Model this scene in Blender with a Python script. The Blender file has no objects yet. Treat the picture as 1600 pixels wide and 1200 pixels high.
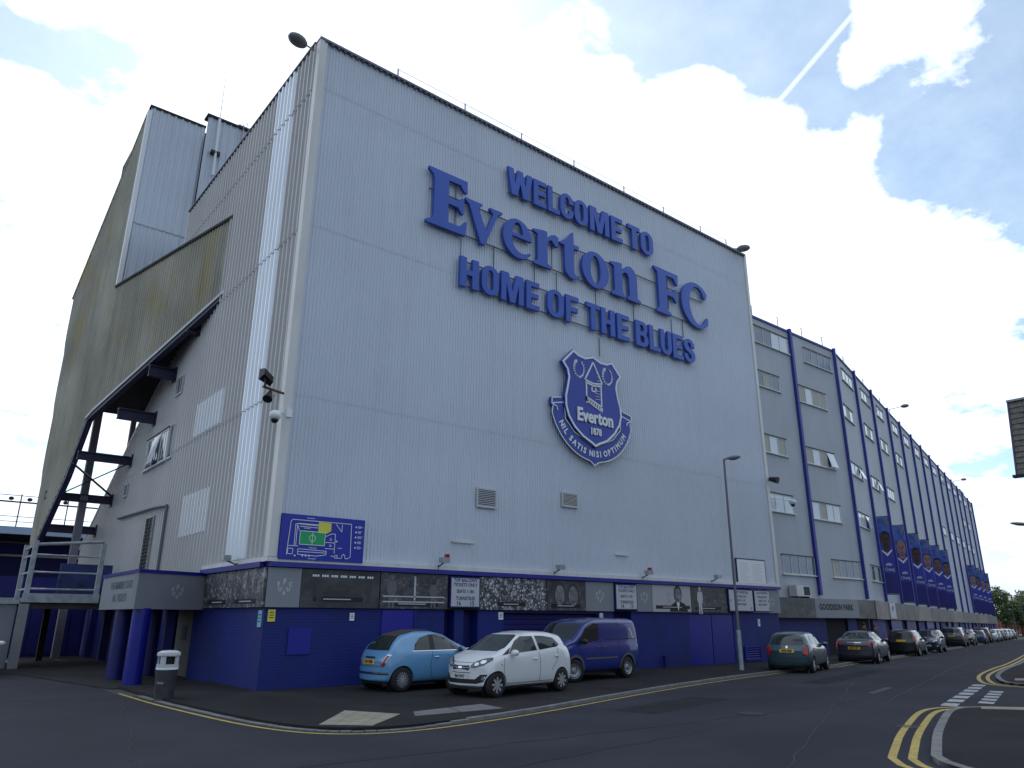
import bpy, bmesh, math, random
from mathutils import Vector, Matrix
from mathutils.bvhtree import BVHTree
random.seed(7)
sc = bpy.context.scene
S = 1.18                       # survey units -> metres
R = math.radians
# ------------------------------------------------------------------ camera
CAM = Vector((-6.556, -16.85, 1.6))
F_PX, PITCH, AZ, ROLL = 1145.0, R(17.67), R(50.92), R(.247)
fh = Vector((math.cos(AZ), math.sin(AZ), 0)); rh = Vector((math.sin(AZ), -math.cos(AZ), 0)); zz = Vector((0, 0, 1))
c_fw = fh * math.cos(PITCH) + zz * math.sin(PITCH); u0 = -fh * math.sin(PITCH) + zz * math.cos(PITCH)
c_r = rh * math.cos(ROLL) + u0 * math.sin(ROLL); c_u = -rh * math.sin(ROLL) + u0 * math.cos(ROLL)
cam_d = bpy.data.cameras.new('camera'); cam = bpy.data.objects.new('camera', cam_d); sc.collection.objects.link(cam)
cam_d.sensor_width = 36; cam_d.lens = F_PX / 1600 * 36; cam_d.clip_start = .1; cam_d.clip_end = 6000
mw = Matrix((c_r, c_u, -c_fw)).transposed().to_4x4(); mw.translation = CAM * S; cam.matrix_world = mw
sc.camera = cam
sc.render.resolution_x, sc.render.resolution_y = 1024, 768
def sky_dir(px, py):           # direction in which a part of the sky lies
    return (c_fw + c_r * (px - 800) / F_PX + c_u * (600 - py) / F_PX).normalized()
# ------------------------------------------------------------------ light
SUN_AZ, SUN_EL = R(65), R(43)
sc.view_settings.view_transform = 'Standard'; sc.view_settings.look = 'None'
sc.view_settings.exposure = 0.0; sc.view_settings.gamma = 1
sl = bpy.data.lights.new('sun', 'SUN'); sl.energy = 2.6; sl.angle = R(.6); sl.color = (1, .95, .87)
so = bpy.data.objects.new('sun', sl); sc.collection.objects.link(so)
sdir = Vector((math.cos(SUN_AZ) * math.cos(SUN_EL), math.sin(SUN_AZ) * math.cos(SUN_EL), math.sin(SUN_EL)))
so.rotation_euler = sdir.to_track_quat('Z', 'Y').to_euler(); so.location = (0, 0, 60)
wd = bpy.data.worlds.new('World'); sc.world = wd; wd.use_nodes = True
def world():
    nt = wd.node_tree; N = nt.nodes; L = nt.links; N.clear()
    out = N.new('ShaderNodeOutputWorld'); bg = N.new('ShaderNodeBackground'); bg.inputs[1].default_value = .1
    L.new(bg.outputs[0], out.inputs[0])
    sky = N.new('ShaderNodeTexSky'); sky.sky_type = 'NISHITA'; sky.sun_disc = False
    sky.sun_elevation = SUN_EL; sky.sun_rotation = math.pi / 2 - SUN_AZ
    sky.air_density = 1.0; sky.dust_density = .6; sky.ozone_density = 1.0
    tc = N.new('ShaderNodeTexCoord'); nrm = N.new('ShaderNodeVectorMath'); nrm.operation = 'NORMALIZE'
    L.new(tc.outputs['Generated'], nrm.inputs[0]); D = nrm.outputs[0]
    def m(op, a, b=None, c=None, clamp=False):
        n = N.new('ShaderNodeMath'); n.operation = op; n.use_clamp = clamp
        for i, v in enumerate((a, b, c)):
            if v is None: continue
            if isinstance(v, (int, float)): n.inputs[i].default_value = v
            else: L.new(v, n.inputs[i])
        return n.outputs[0]
    def dot(v):
        n = N.new('ShaderNodeVectorMath'); n.operation = 'DOT_PRODUCT'; L.new(D, n.inputs[0]); n.inputs[1].default_value = v
        return n.outputs['Value']
    def lobe(v, r0, r1, amt):   # soft disc of angular radius r0..r1 degrees
        n = N.new('ShaderNodeMapRange'); n.interpolation_type = 'SMOOTHSTEP'; L.new(dot(v), n.inputs[0])
        n.inputs[1].default_value = math.cos(R(r1)); n.inputs[2].default_value = math.cos(R(r0))
        n.inputs[3].default_value = 0; n.inputs[4].default_value = amt
        return n.outputs[0]
    sep = N.new('ShaderNodeSeparateXYZ'); L.new(D, sep.inputs[0])
    zc = m('ADD', m('MAXIMUM', sep.outputs[2], 0), .25)
    cmb = N.new('ShaderNodeCombineXYZ'); L.new(m('DIVIDE', sep.outputs[0], zc), cmb.inputs[0]); L.new(m('DIVIDE', sep.outputs[1], zc), cmb.inputs[1])
    n1 = N.new('ShaderNodeTexNoise'); n1.inputs['Scale'].default_value = 4.2; n1.inputs['Detail'].default_value = 9; n1.inputs['Roughness'].default_value = .58
    L.new(cmb.outputs[0], n1.inputs['Vector'])
    n2 = N.new('ShaderNodeTexNoise'); n2.inputs['Scale'].default_value = 15; n2.inputs['Detail'].default_value = 8; n2.inputs['Roughness'].default_value = .62
    L.new(cmb.outputs[0], n2.inputs['Vector'])
    v = m('ADD', m('MULTIPLY_ADD', n2.outputs[0], .42, m('MULTIPLY', n1.outputs[0], 1.75)), -.375)
    for px, py, r0, r1, a in [(980, 10, 2, 9, -.22), (1130, 40, 3, 10, -.26), (1270, 110, 2, 7.5, -.26), (1340, 230, 1, 5, -.2), (1560, 40, 2, 9, -.2), (1540, 200, 3, 9, -.3), (1450, 270, 1, 5, -.2), (1600, 330, 1, 4, -.15),
                              (50, 20, .5, 5, -.42), (170, 110, .5, 4, -.3), (1420, 95, 1.5, 5.5, .42), (900, 110, 1.5, 5.5, .24), (1090, 190, 1.5, 5, .24), (1210, 215, 1, 4, .2), (1310, 260, 1, 4, .2), (300, 60, 4, 20, .25), (1000, 330, 4, 14, .3), (1300, 480, 4, 14, .3)]:
        v = m('ADD', v, lobe(sky_dir(px, py), r0, r1, a))
    mask = N.new('ShaderNodeMapRange'); mask.interpolation_type = 'SMOOTHSTEP'; L.new(v, mask.inputs[0])
    mask.inputs[1].default_value = .46; mask.inputs[2].default_value = .70
    # contrail: a thin great-circle streak
    a, b = sky_dir(1205, 172), sky_dir(1345, 8); nn = a.cross(b).normalized(); mid = (a + b).normalized()
    w = N.new('ShaderNodeMapRange'); L.new(m('ABSOLUTE', dot(nn)), w.inputs[0])
    w.inputs[1].default_value = .0052; w.inputs[2].default_value = .0012; w.inputs[3].default_value = 0; w.inputs[4].default_value = 1
    trail = m('MULTIPLY', m('MULTIPLY', w.outputs[0], lobe(mid, 4.0, 6.2, .75)), m('ADD', n2.outputs[0], .45), clamp=True)
    veil = m('MULTIPLY', m('MULTIPLY_ADD', n1.outputs[0], .6, n2.outputs[0]), .32)                      # thin high haze over the blue
    cov = m('MAXIMUM', m('MAXIMUM', mask.outputs[0], trail), veil)
    # cloud brightness: whiter towards the sun, greyer where thick and away from it
    sun = lobe(sdir, 0, 95, 7.2)
    shade = N.new('ShaderNodeMapRange'); L.new(n1.outputs[0], shade.inputs[0]); shade.inputs[1].default_value = .4; shade.inputs[2].default_value = .75
    shade.inputs[3].default_value = 7.8; shade.inputs[4].default_value = 5.6
    br = shade.outputs[0]
    cc = N.new('ShaderNodeCombineXYZ'); L.new(m('MULTIPLY_ADD', br, .80, sun), cc.inputs[0]); L.new(m('MULTIPLY_ADD', br, .97, sun), cc.inputs[1]); L.new(m('MULTIPLY_ADD', br, 1.22, sun), cc.inputs[2])
    bl = N.new('ShaderNodeVectorMath'); bl.operation = 'MULTIPLY'; L.new(sky.outputs[0], bl.inputs[0]); bl.inputs[1].default_value = (1.35, 1.6, 1.6)
    mx = N.new('ShaderNodeMix'); mx.data_type = 'VECTOR'; L.new(cov, mx.inputs[0]); L.new(bl.outputs[0], mx.inputs[4]); L.new(cc.outputs[0], mx.inputs[5])
    L.new(mx.outputs[1], bg.inputs[0])
world()
# ------------------------------------------------------------------ materials
MATS = {}
def pm(name, col, rough=.6, metal=0, var=0, vs=(1, 1, 1), bump=0, bs=(40, 40, 40), coat=0, ior=1.45, brick=False, speck=0, streak=0, streakcol=(.1, .09, .07), emit=0, trans=0, col2=None, thr=None):
    if name in MATS: return MATS[name]
    mt = bpy.data.materials.new(name); MATS[name] = mt; mt.use_nodes = True
    nt = mt.node_tree; N = nt.nodes; L = nt.links; b = N['Principled BSDF']
    b.inputs['Base Color'].default_value = (*col, 1); b.inputs['Roughness'].default_value = rough; b.inputs['Metallic'].default_value = metal
    b.inputs['Coat Weight'].default_value = coat; b.inputs['Coat Roughness'].default_value = .04; b.inputs['IOR'].default_value = ior
    if trans: b.inputs['Transmission Weight'].default_value = trans
    geo = N.new('ShaderNodeNewGeometry')
    def noise(scale, det=4, rg=.55):
        mp = N.new('ShaderNodeMapping'); mp.inputs['Scale'].default_value = scale; L.new(geo.outputs['Position'], mp.inputs[0])
        n = N.new('ShaderNodeTexNoise'); n.inputs['Scale'].default_value = 1; n.inputs['Detail'].default_value = det; n.inputs['Roughness'].default_value = rg
        L.new(mp.outputs[0], n.inputs['Vector']); return n.outputs[0]
    def rng(v, a, b_, c, d):
        n = N.new('ShaderNodeMapRange'); L.new(v, n.inputs[0]); n.inputs[1].default_value = a; n.inputs[2].default_value = b_; n.inputs[3].default_value = c; n.inputs[4].default_value = d
        return n.outputs[0]
    cur = None
    if var or speck or streak or col2:
        mul = N.new('ShaderNodeVectorMath'); mul.operation = 'SCALE'; mul.inputs[0].default_value = col
        if var: L.new(rng(noise(vs), .3, .7, 1 - var, 1 + var), mul.inputs['Scale'])
        else: mul.inputs['Scale'].default_value = 1
        cur = mul.outputs[0]
        if speck:
            m2 = N.new('ShaderNodeVectorMath'); m2.operation = 'SCALE'; L.new(cur, m2.inputs[0]); L.new(rng(noise((60, 60, 60), 3, .8), .3, .7, 1 - speck, 1 + speck), m2.inputs['Scale']); cur = m2.outputs[0]
        if col2:
            mx = N.new('ShaderNodeMix'); mx.data_type = 'VECTOR'; L.new(rng(noise(thr[0], 5, .6), thr[1], thr[2], 0, 1), mx.inputs[0]); L.new(cur, mx.inputs[4]); mx.inputs[5].default_value = col2; cur = mx.outputs[1]
        if streak:
            mx = N.new('ShaderNodeMix'); mx.data_type = 'VECTOR'; L.new(rng(noise((2.2, 2.2, .12), 5, .7), .5, .8, 0, streak), mx.inputs[0]); L.new(cur, mx.inputs[4]); mx.inputs[5].default_value = streakcol; cur = mx.outputs[1]
        L.new(cur, b.inputs['Base Color'])
    if bump or brick:
        bp = N.new('ShaderNodeBump'); bp.inputs['Strength'].default_value = bump or .5; bp.inputs['Distance'].default_value = .02
        if brick:
            sp = N.new('ShaderNodeSeparateXYZ'); L.new(geo.outputs['Position'], sp.inputs[0])
            ad = N.new('ShaderNodeMath'); L.new(sp.outputs[0], ad.inputs[0]); L.new(sp.outputs[1], ad.inputs[1])
            cb = N.new('ShaderNodeCombineXYZ'); L.new(ad.outputs[0], cb.inputs[0]); L.new(sp.outputs[2], cb.inputs[1])
            bt = N.new('ShaderNodeTexBrick'); bt.inputs['Scale'].default_value = 1; bt.inputs['Brick Width'].default_value = .225; bt.inputs['Row Height'].default_value = .075; bt.inputs['Mortar Size'].default_value = .008
            bt.inputs['Color1'].default_value = (.82, .82, .82, 1); bt.inputs['Color2'].default_value = (1, 1, 1, 1); bt.inputs['Mortar'].default_value = (.45, .45, .45, 1)
            L.new(cb.outputs[0], bt.inputs['Vector']); L.new(bt.outputs[0], bp.inputs['Height'])
            mm = N.new('ShaderNodeMix'); mm.data_type = 'RGBA'; mm.blend_type = 'MULTIPLY'; mm.inputs[0].default_value = .45
            if cur: L.new(cur, mm.inputs[6])
            else: mm.inputs[6].default_value = (*col, 1)
            L.new(bt.outputs[0], mm.inputs[7]); L.new(mm.outputs[2], b.inputs['Base Color'])
        else: L.new(noise(bs, 4, .6), bp.inputs['Height'])
        L.new(bp.outputs[0], b.inputs['Normal'])
    return mt
def photo_mat(name, seed, sc_=(14, 14, 14), lo=.46, hi=.62, bright=.5, crowd=.28):
    if name in MATS: return MATS[name]
    mt = bpy.data.materials.new(name); MATS[name] = mt; mt.use_nodes = True
    nt = mt.node_tree; N = nt.nodes; L = nt.links; b = N['Principled BSDF']; b.inputs['Roughness'].default_value = .45
    geo = N.new('ShaderNodeNewGeometry'); mp = N.new('ShaderNodeMapping'); mp.inputs['Scale'].default_value = sc_; mp.inputs['Location'].default_value = (seed, seed * 2.3, seed * .7)
    L.new(geo.outputs['Position'], mp.inputs[0])
    vo = N.new('ShaderNodeTexVoronoi'); vo.inputs['Scale'].default_value = 1; L.new(mp.outputs[0], vo.inputs['Vector'])
    n = N.new('ShaderNodeTexNoise'); n.inputs['Scale'].default_value = .35; n.inputs['Detail'].default_value = 8; n.inputs['Roughness'].default_value = .75; L.new(mp.outputs[0], n.inputs['Vector'])
    hd = N.new('ShaderNodeMapRange'); hd.interpolation_type = 'SMOOTHSTEP'; L.new(vo.outputs['Distance'], hd.inputs[0]); hd.inputs[1].default_value = .5; hd.inputs[2].default_value = .22
    sc2 = N.new('ShaderNodeSeparateColor'); L.new(vo.outputs['Color'], sc2.inputs[0])
    hb = N.new('ShaderNodeMath'); hb.operation = 'MULTIPLY'; L.new(hd.outputs[0], hb.inputs[0]); L.new(sc2.outputs[0], hb.inputs[1])
    mu = N.new('ShaderNodeMath'); mu.operation = 'MULTIPLY_ADD'; L.new(hb.outputs[0], mu.inputs[0]); mu.inputs[1].default_value = crowd; L.new(n.outputs[0], mu.inputs[2])
    cr = N.new('ShaderNodeValToRGB'); cr.color_ramp.elements[0].position = lo - .06; cr.color_ramp.elements[0].color = (.03, .03, .033, 1)
    cr.color_ramp.elements[1].position = hi + .14; cr.color_ramp.elements[1].color = (bright, bright, bright * 1.03, 1)
    e = cr.color_ramp.elements.new((lo + hi) / 2 + .02); e.color = (.085, .085, .09, 1)
    L.new(mu.outputs[0], cr.inputs[0]); L.new(cr.outputs[0], b.inputs['Base Color']); return mt
M_clad = pm('cladding_grey', (.585, .625, .69), .42, var=.07, vs=(.12, .12, .2), streak=.28, streakcol=(.42, .45, .49))
M_side = pm('cladding_side', (.50, .485, .47), .38, var=.06, vs=(.3, .3, .15), streak=.14, streakcol=(.3, .28, .25))
M_render = pm('painted_render', (.41, .445, .485), .6, var=.07, vs=(.4, .4, .3), streak=.3, streakcol=(.33, .33, .32), bump=.15, bs=(8, 8, 8))
M_gray = M_clad
M_grp2 = pm('pale_clear_sheet', (.66, .68, .70), .2, var=.05, vs=(3, 3, .4), ior=1.6)
M_grp = pm('translucent_sheet', (.74, .76, .79), .3, .5, var=.06, vs=(3, 3, .4), streak=.2, streakcol=(.6, .6, .58))
M_trim = pm('flashing_white', (.66, .65, .62), .4, var=.08, vs=(2, 2, .6), streak=.3, streakcol=(.38, .35, .3))
M_brown = pm('asbestos_cement', (.39, .365, .295), .85, var=.25, vs=(.35, .35, .25), streak=.55, streakcol=(.15, .15, .11), col2=(.40, .34, .19), thr=((.5, .5, .3), .56, .7), bump=.2, bs=(10, 10, 10))
M_bluebrick = pm('blue_painted_brick', (.006, .017, .17), .6, var=.25, vs=(.6, .6, .6), streak=.5, streakcol=(.008, .012, .085), brick=True, bump=.55)
M_blue = pm('royal_blue_paint', (.007, .009, .22), .35, var=.12, vs=(1.5, 1.5, 1.5))
M_bluedk = pm('dark_blue_paint', (.012, .013, .13), .45, var=.2, vs=(1, 1, 1))
M_pil = pm('pilaster_blue', (.03, .035, .27), .45, var=.12, vs=(2, 2, .3))
M_letter = pm('letter_blue', (.038, .10, .45), .38, var=.04, vs=(1, 1, 1))
M_crest = pm('crest_blue', (.028, .055, .34), .3)
M_sign = pm('sign_blue', (.012, .025, .34), .3)
M_white = pm('white_paint', (.78, .79, .80), .4)
M_off = pm('sign_grey_white', (.50, .51, .53), .5, var=.04)
M_fasc = pm('fascia_grey', (.235, .245, .27), .5, var=.05, vs=(1, 1, 1), streak=.1)
M_fascd = pm('fascia_dirty', (.17, .155, .145), .6, var=.3, vs=(1.2, 1.2, 1.2), streak=.4, streakcol=(.08, .07, .07))
M_dgrey = pm('dark_grey_metal', (.10, .105, .12), .5)
M_black = pm('black_plastic', (.012, .012, .013), .5)
M_dark = pm('dark_interior', (.008, .008, .012), .8)
M_darkst = pm('dark_steel', (.025, .022, .06), .5, var=.3, vs=(3, 3, 3))
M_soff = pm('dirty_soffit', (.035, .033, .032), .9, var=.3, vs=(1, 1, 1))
M_galv = pm('galvanised_steel', (.38, .40, .42), .45, .5, var=.15, vs=(6, 6, 6))
M_grail = pm('grey_painted_steel', (.33, .36, .38), .5, var=.25, vs=(4, 4, 4), streak=.4, streakcol=(.15, .12, .09))
M_asph = pm('asphalt', (.032, .034, .045), .88, ior=1.28, var=.22, vs=(.35, .35, .35), speck=.5, bump=.5, bs=(70, 70, 70), col2=(.024, .026, .036), thr=((.12, .3, .3), .48, .62))
M_pave = pm('footway_asphalt', (.022, .0215, .023), .9, ior=1.25, var=.25, vs=(.6, .6, .6), speck=.35, bump=.5, bs=(90, 90, 90), col2=(.032, .030, .030), thr=((.4, .4, .4), .5, .66))
M_kerb = pm('kerb_concrete', (.17, .17, .17), .8, var=.25, vs=(3, 3, 3), speck=.2, bump=.3)
M_tact = pm('buff_tactile', (.27, .25, .19), .8, var=.15, vs=(3, 3, 3), speck=.2)
M_slab = pm('pale_slab', (.15, .15, .155), .8, var=.2, vs=(3, 3, 3), speck=.2)
M_yel = pm('yellow_line', (.42, .31, .07), .7, var=.15, vs=(4, 4, 4), speck=.35, col2=(.2, .16, .08), thr=((9, 9, 9), .56, .66))
M_wl = pm('white_line', (.34, .35, .37), .7, var=.15, vs=(4, 4, 4), speck=.3, col2=(.16, .165, .17), thr=((9, 9, 9), .56, .66))
M_wlold = pm('worn_line', (.055, .057, .066), .8, var=.3, vs=(6, 6, 6), speck=.4)
M_yellow = pm('sign_yellow', (.72, .66, .08), .5); M_green = pm('pitch_green', (.02, .36, .12), .5)
M_cyan = pm('sign_cyan', (.25, .5, .6), .5)
M_glass = pm('window_glass', (.09, .135, .20), .04, ior=1.9)
M_glasssky = pm('sky_pale_glass', (.62, .67, .72), .08, ior=1.9)  # reflected sky is put into the pale base colour
M_blind = pm('window_blind', (.40, .40, .36), .6, var=.1, vs=(20, 20, 1))
M_frame = pm('window_frame', (.62, .62, .60), .45, var=.1, vs=(3, 3, 3))
M_sill = pm('window_sill', (.45, .45, .45), .6)
M_slate = pm('slate', (.16, .145, .125), .8, var=.3, vs=(6, 6, 6), bump=.4)
M_redbrick = pm('red_brick', (.24, .085, .06), .8, var=.3, vs=(3, 3, 3), brick=True, bump=.4)
M_leaf = pm('leaf_green', (.06, .105, .03), .7, var=.45, vs=(.5, .5, .5))
M_leaf2 = pm('leaf_olive', (.13, .15, .045), .7, var=.4, vs=(.5, .5, .5))
M_bark = pm('bark', (.08, .06, .045), .9)
M_tyre = pm('tyre_rubber', (.013, .013, .014), .8)
M_alloy = pm('alloy', (.55, .56, .58), .35, .6); M_steelw = pm('steel_wheel', (.28, .29, .30), .4, .6)
M_cglass = pm('car_glass', (.022, .03, .032), .03, ior=1.6)
M_chrome = pm('chrome', (.7, .7, .72), .12, 1.0)
M_lamp = pm('lamp_glass', (.30, .32, .35), .08, .5); M_lampb = pm('lamp_bright', (.62, .64, .66), .1, .5)
M_red = pm('tail_red', (.35, .01, .012), .12, coat=1)
M_py = pm('plate_yellow', (.72, .42, .02), .4); M_pw = pm('plate_white', (.6, .62, .62), .4)
M_gap = pm('panel_gap', (.01, .01, .012), .7); M_gplast = pm('grey_bumper', (.09, .092, .10), .6)
M_skin1 = pm('print_skin_pale', (.34, .21, .17), .6); M_skin2 = pm('print_skin_dark', (.09, .045, .03), .6); M_skin3 = pm('print_skin_tan', (.2, .115, .085), .6)
M_hair = pm('print_hair', (.03, .02, .018), .7); M_hair2 = pm('print_hair_fair', (.16, .09, .05), .7)
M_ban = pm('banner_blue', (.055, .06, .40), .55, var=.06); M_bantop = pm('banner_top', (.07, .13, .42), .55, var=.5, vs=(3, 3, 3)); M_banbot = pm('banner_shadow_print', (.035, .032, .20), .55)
M_gold = pm('print_gold', (.3, .2, .09), .6)
def paint(n, c, metal=.0, rough=.3): return pm(n, c, rough, metal, coat=1)
# ------------------------------------------------------------------ helpers
ORG = {}
class Fr:                      # survey frame: origin, direction, outward normal; k rescales a plane that stands further back
    def __init__(s, o, d, k=1.0):
        s.o = Vector((o[0], o[1], 0)); s.d = Vector((d[0], d[1], 0)).normalized(); s.n = Vector((s.d.y, -s.d.x, 0)); s.k = k
    def p(s, a, o, z):
        P = s.o + s.d * a + s.n * o + Vector((0, 0, z))
        if s.k != 1: P = CAM + (P - CAM) * s.k
        return P * S
W0 = Fr((0, 0), (1, 0))                                   # front: a = x, out = -y
SD = Fr((0, 0), (0, 1)); SD.n = Vector((-1, 0, 0))        # side: a = y, out = -x
KB = 1.12
FA = Fr((0, .8), (1, 0), KB)
FB = Fr((29.7, .8), (64.56, 16.82), KB)
BR = Fr((0, 6.2), (-1.8, 8.7)); BR.n = Vector((-8.7, -1.8, 0)).normalized()
UP = Fr((0, 14.9), (1, 0))
def gz(x):
    t = max(0, x - 16); return -.009 * t * min(1, t / 12)
class MB:
    def __init__(s): s.v = []; s.f = []
    def add(s, v, f):
        n = len(s.v); s.v += [Vector(p) for p in v]; s.f += [tuple(i + n for i in q) for q in f]; return s
    def box8(s, P): return s.add(P, [(0, 1, 3, 2), (4, 6, 7, 5), (0, 4, 5, 1), (2, 3, 7, 6), (0, 2, 6, 4), (1, 5, 7, 3)])
    def fb(s, fr, a0, a1, o0, o1, z0, z1): return s.box8([fr.p(a, o, z) for a in (a0, a1) for o in (o0, o1) for z in (z0, z1)])
    def box(s, x0, x1, y0, y1, z0, z1): return s.box8([Vector((x, y, z)) for x in (x0, x1) for y in (y0, y1) for z in (z0, z1)])
    def cyl(s, p, q, r, n=8, r2=None):
        p = Vector(p); q = Vector(q); r2 = r if r2 is None else r2; d = (q - p).normalized()
        a = d.cross(Vector((0, 0, 1)) if abs(d.z) < .9 else Vector((1, 0, 0))).normalized(); b = d.cross(a)
        V = [c + (a * math.cos(t) + b * math.sin(t)) * rr for c, rr in ((p, r), (q, r2)) for t in [2 * math.pi * i / n for i in range(n)]]
        return s.add(V, [(i, (i + 1) % n, n + (i + 1) % n, n + i) for i in range(n)] + [tuple(range(n)), tuple(range(n, 2 * n))])
    def prism(s, fr, pts, o0, o1):
        n = len(pts); V = [fr.p(a, o0, z) for a, z in pts] + [fr.p(a, o1, z) for a, z in pts]
        return s.add(V, [tuple(range(n)), tuple(range(2 * n - 1, n - 1, -1))] + [(i, (i + 1) % n, n + (i + 1) % n, n + i) for i in range(n)])
    def lathe(s, prof, n=20, mat=None, caps=True):    # profile (radius, height) about local z, mat = 4x4
        mat = mat or Matrix(); V = [mat @ Vector((r * math.cos(t), r * math.sin(t), h)) for r, h in prof for t in [2 * math.pi * i / n for i in range(n)]]
        F = [(j * n + i, j * n + (i + 1) % n, (j + 1) * n + (i + 1) % n, (j + 1) * n + i) for j in range(len(prof) - 1) for i in range(n)]
        return s.add(V, F + ([tuple(range(n)), tuple(range((len(prof) - 1) * n, len(prof) * n))] if caps else []))
    def ell(s, c, rx, ry, rz, n=12, m=7, rot=None):
        c = Vector(c); V = []; F = []
        for j in range(m + 1):
            ph = math.pi * j / m
            for i in range(n):
                t = 2 * math.pi * i / n; q = Vector((rx * math.sin(ph) * math.cos(t), ry * math.sin(ph) * math.sin(t), rz * math.cos(ph)))
                V.append(c + (rot @ q if rot else q))
        for j in range(m):
            for i in range(n): F.append((j * n + i, j * n + (i + 1) % n, (j + 1) * n + (i + 1) % n, (j + 1) * n + i))
        return s.add(V, F)
    def build(s, name, mat, parent=None, smooth=False, tag=None, recalc=True, stuff=False):
        me = bpy.data.meshes.new(name)
        if parent is not None: org = ORG.get(parent.name, Vector())
        else:
            org = Vector([(min(v[i] for v in s.v) + max(v[i] for v in s.v)) / 2 for i in (0, 1)] + [min(v.z for v in s.v)]) if s.v else Vector()
        me.from_pydata([v - org for v in s.v], [], s.f); me.validate()
        if recalc:
            bm = bmesh.new(); bm.from_mesh(me); bmesh.ops.remove_doubles(bm, verts=bm.verts, dist=1e-5); bmesh.ops.recalc_face_normals(bm, faces=bm.faces); bm.to_mesh(me); bm.free()
        me.materials.append(mat)
        if smooth: me.shade_smooth()
        return link(name, me, parent, org, tag, stuff)
def link(name, me, parent, org, tag=None, stuff=False):
    o = bpy.data.objects.new(name, me); sc.collection.objects.link(o); ORG[o.name] = org
    if parent is not None: o.parent = parent
    else: o.location = org
    if tag: settag(o, *tag)
    if stuff: o['kind'] = 'stuff'
    return o
def settag(o, label, cat, group=None):
    o['label'] = label; o['category'] = cat
    if group: o['group'] = group
    return o
def thing(name, label, cat, loc=(0, 0, 0), group=None):
    o = bpy.data.objects.new(name, None); sc.collection.objects.link(o); o.location = Vector(loc); ORG[o.name] = Vector(loc); o.empty_display_size = .3
    return settag(o, label, cat, group)
def struct(o): o['kind'] = 'structure'; return o
def kids(o): return [c for c in bpy.data.objects if c.parent == o]
def copy_tree(o, parent=None):
    c = o.copy(); sc.collection.objects.link(c)
    if parent is not None: c.parent = parent
    for ch in kids(o): copy_tree(ch, c)
    return c
def arc(cx, cz, rx, rz, a0, a1, n=14):
    return [(cx + rx * math.cos(R(a0 + (a1 - a0) * i / n)), cz + rz * math.sin(R(a0 + (a1 - a0) * i / n))) for i in range(n + 1)]
def flat(contours, depth):                                  # filled 2D contours (with holes) -> verts (x, y, z up to depth), faces
    cu = bpy.data.curves.new('t', 'CURVE'); cu.dimensions = '2D'; cu.fill_mode = 'BOTH' if depth else 'FRONT'; cu.extrude = depth / 2
    for c in contours:
        sp = cu.splines.new('POLY'); sp.points.add(len(c) - 1); sp.use_cyclic_u = True
        for p, q in zip(sp.points, c): p.co = (q[0], q[1], 0, 1)
    ob = bpy.data.objects.new('t', cu); me = bpy.data.meshes.new_from_object(ob)
    r = ([tuple(v.co) for v in me.vertices], [tuple(f.vertices) for f in me.polygons])
    bpy.data.objects.remove(ob); bpy.data.curves.remove(cu); bpy.data.meshes.remove(me); return r
def text2d(s, size, xs=1.0, depth=0, bold=0.0, align='CENTER', sp=1.0):
    cu = bpy.data.curves.new('t', 'FONT'); cu.body = s; cu.size = size; cu.align_x = align; cu.align_y = 'CENTER'; cu.extrude = depth / 2; cu.offset = bold; cu.resolution_u = 2; cu.space_character = sp
    ob = bpy.data.objects.new('t', cu); me = bpy.data.meshes.new_from_object(ob)
    r = ([(v.co.x * xs, v.co.y, v.co.z) for v in me.vertices], [tuple(f.vertices) for f in me.polygons])
    bpy.data.objects.remove(ob); bpy.data.curves.remove(cu); bpy.data.meshes.remove(me); return r
def put2d(mb, r, fr, a, o, z):                              # place 2D mesh on a frame plane
    v, f = r; return mb.add([fr.p(a + q[0], o + q[2], z + q[1]) for q in v], f)
def write(parent, fr, a, o, z, s, size, mat, name='lettering', **k):
    mb = MB(); put2d(mb, text2d(s, size, **k), fr, a, o, z); return mb.build(name, mat, parent)
def zrange(poly, a):
    zs = []
    for (a0, z0), (a1, z1) in zip(poly, poly[1:] + poly[:1]):
        if a0 == a1: continue
        if min(a0, a1) - 1e-9 <= a <= max(a0, a1) + 1e-9: zs.append(z0 + (z1 - z0) * (a - a0) / (a1 - a0))
    return (min(zs), max(zs)) if zs else None
def corrug(fr, poly, pitch=.1, depth=.03, base=0.0, fill=.45, mbx=None, thick=.012):
    mb = mbx or MB(); a0 = min(p[0] for p in poly); a1 = max(p[0] for p in poly)
    ks = []; a = a0; up = depth; w = pitch
    while a < a1 - 1e-6:
        for da, o in ((0, 0), (w * (.5 - fill / 2), 0), (w * (.5 - fill / 2 + .12), up), (w * (.5 + fill / 2 - .12), up), (w * (.5 + fill / 2), 0)):
            if a + da < a1: ks.append((a + da, o))
        a += w
    ks.append((a1, 0)); ks += [(p[0] + e, None) for p in poly for e in (-1e-4, 1e-4) if a0 < p[0] < a1]
    ks.sort(key=lambda t: t[0]); last = 0; prev = None
    for a, o in ks:
        if o is None: o = last
        last = o; r = zrange(poly, a)
        if r is None or r[1] - r[0] < 1e-4: prev = None if r is None else (a, o, r); continue
        if prev:
            A, O, Q = prev; mb.add([fr.p(A, base + O, Q[0]), fr.p(a, base + o, r[0]), fr.p(a, base + o, r[1]), fr.p(A, base + O, Q[1])], [(0, 1, 2, 3)])
        prev = (a, o, r)
    return mb
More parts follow.
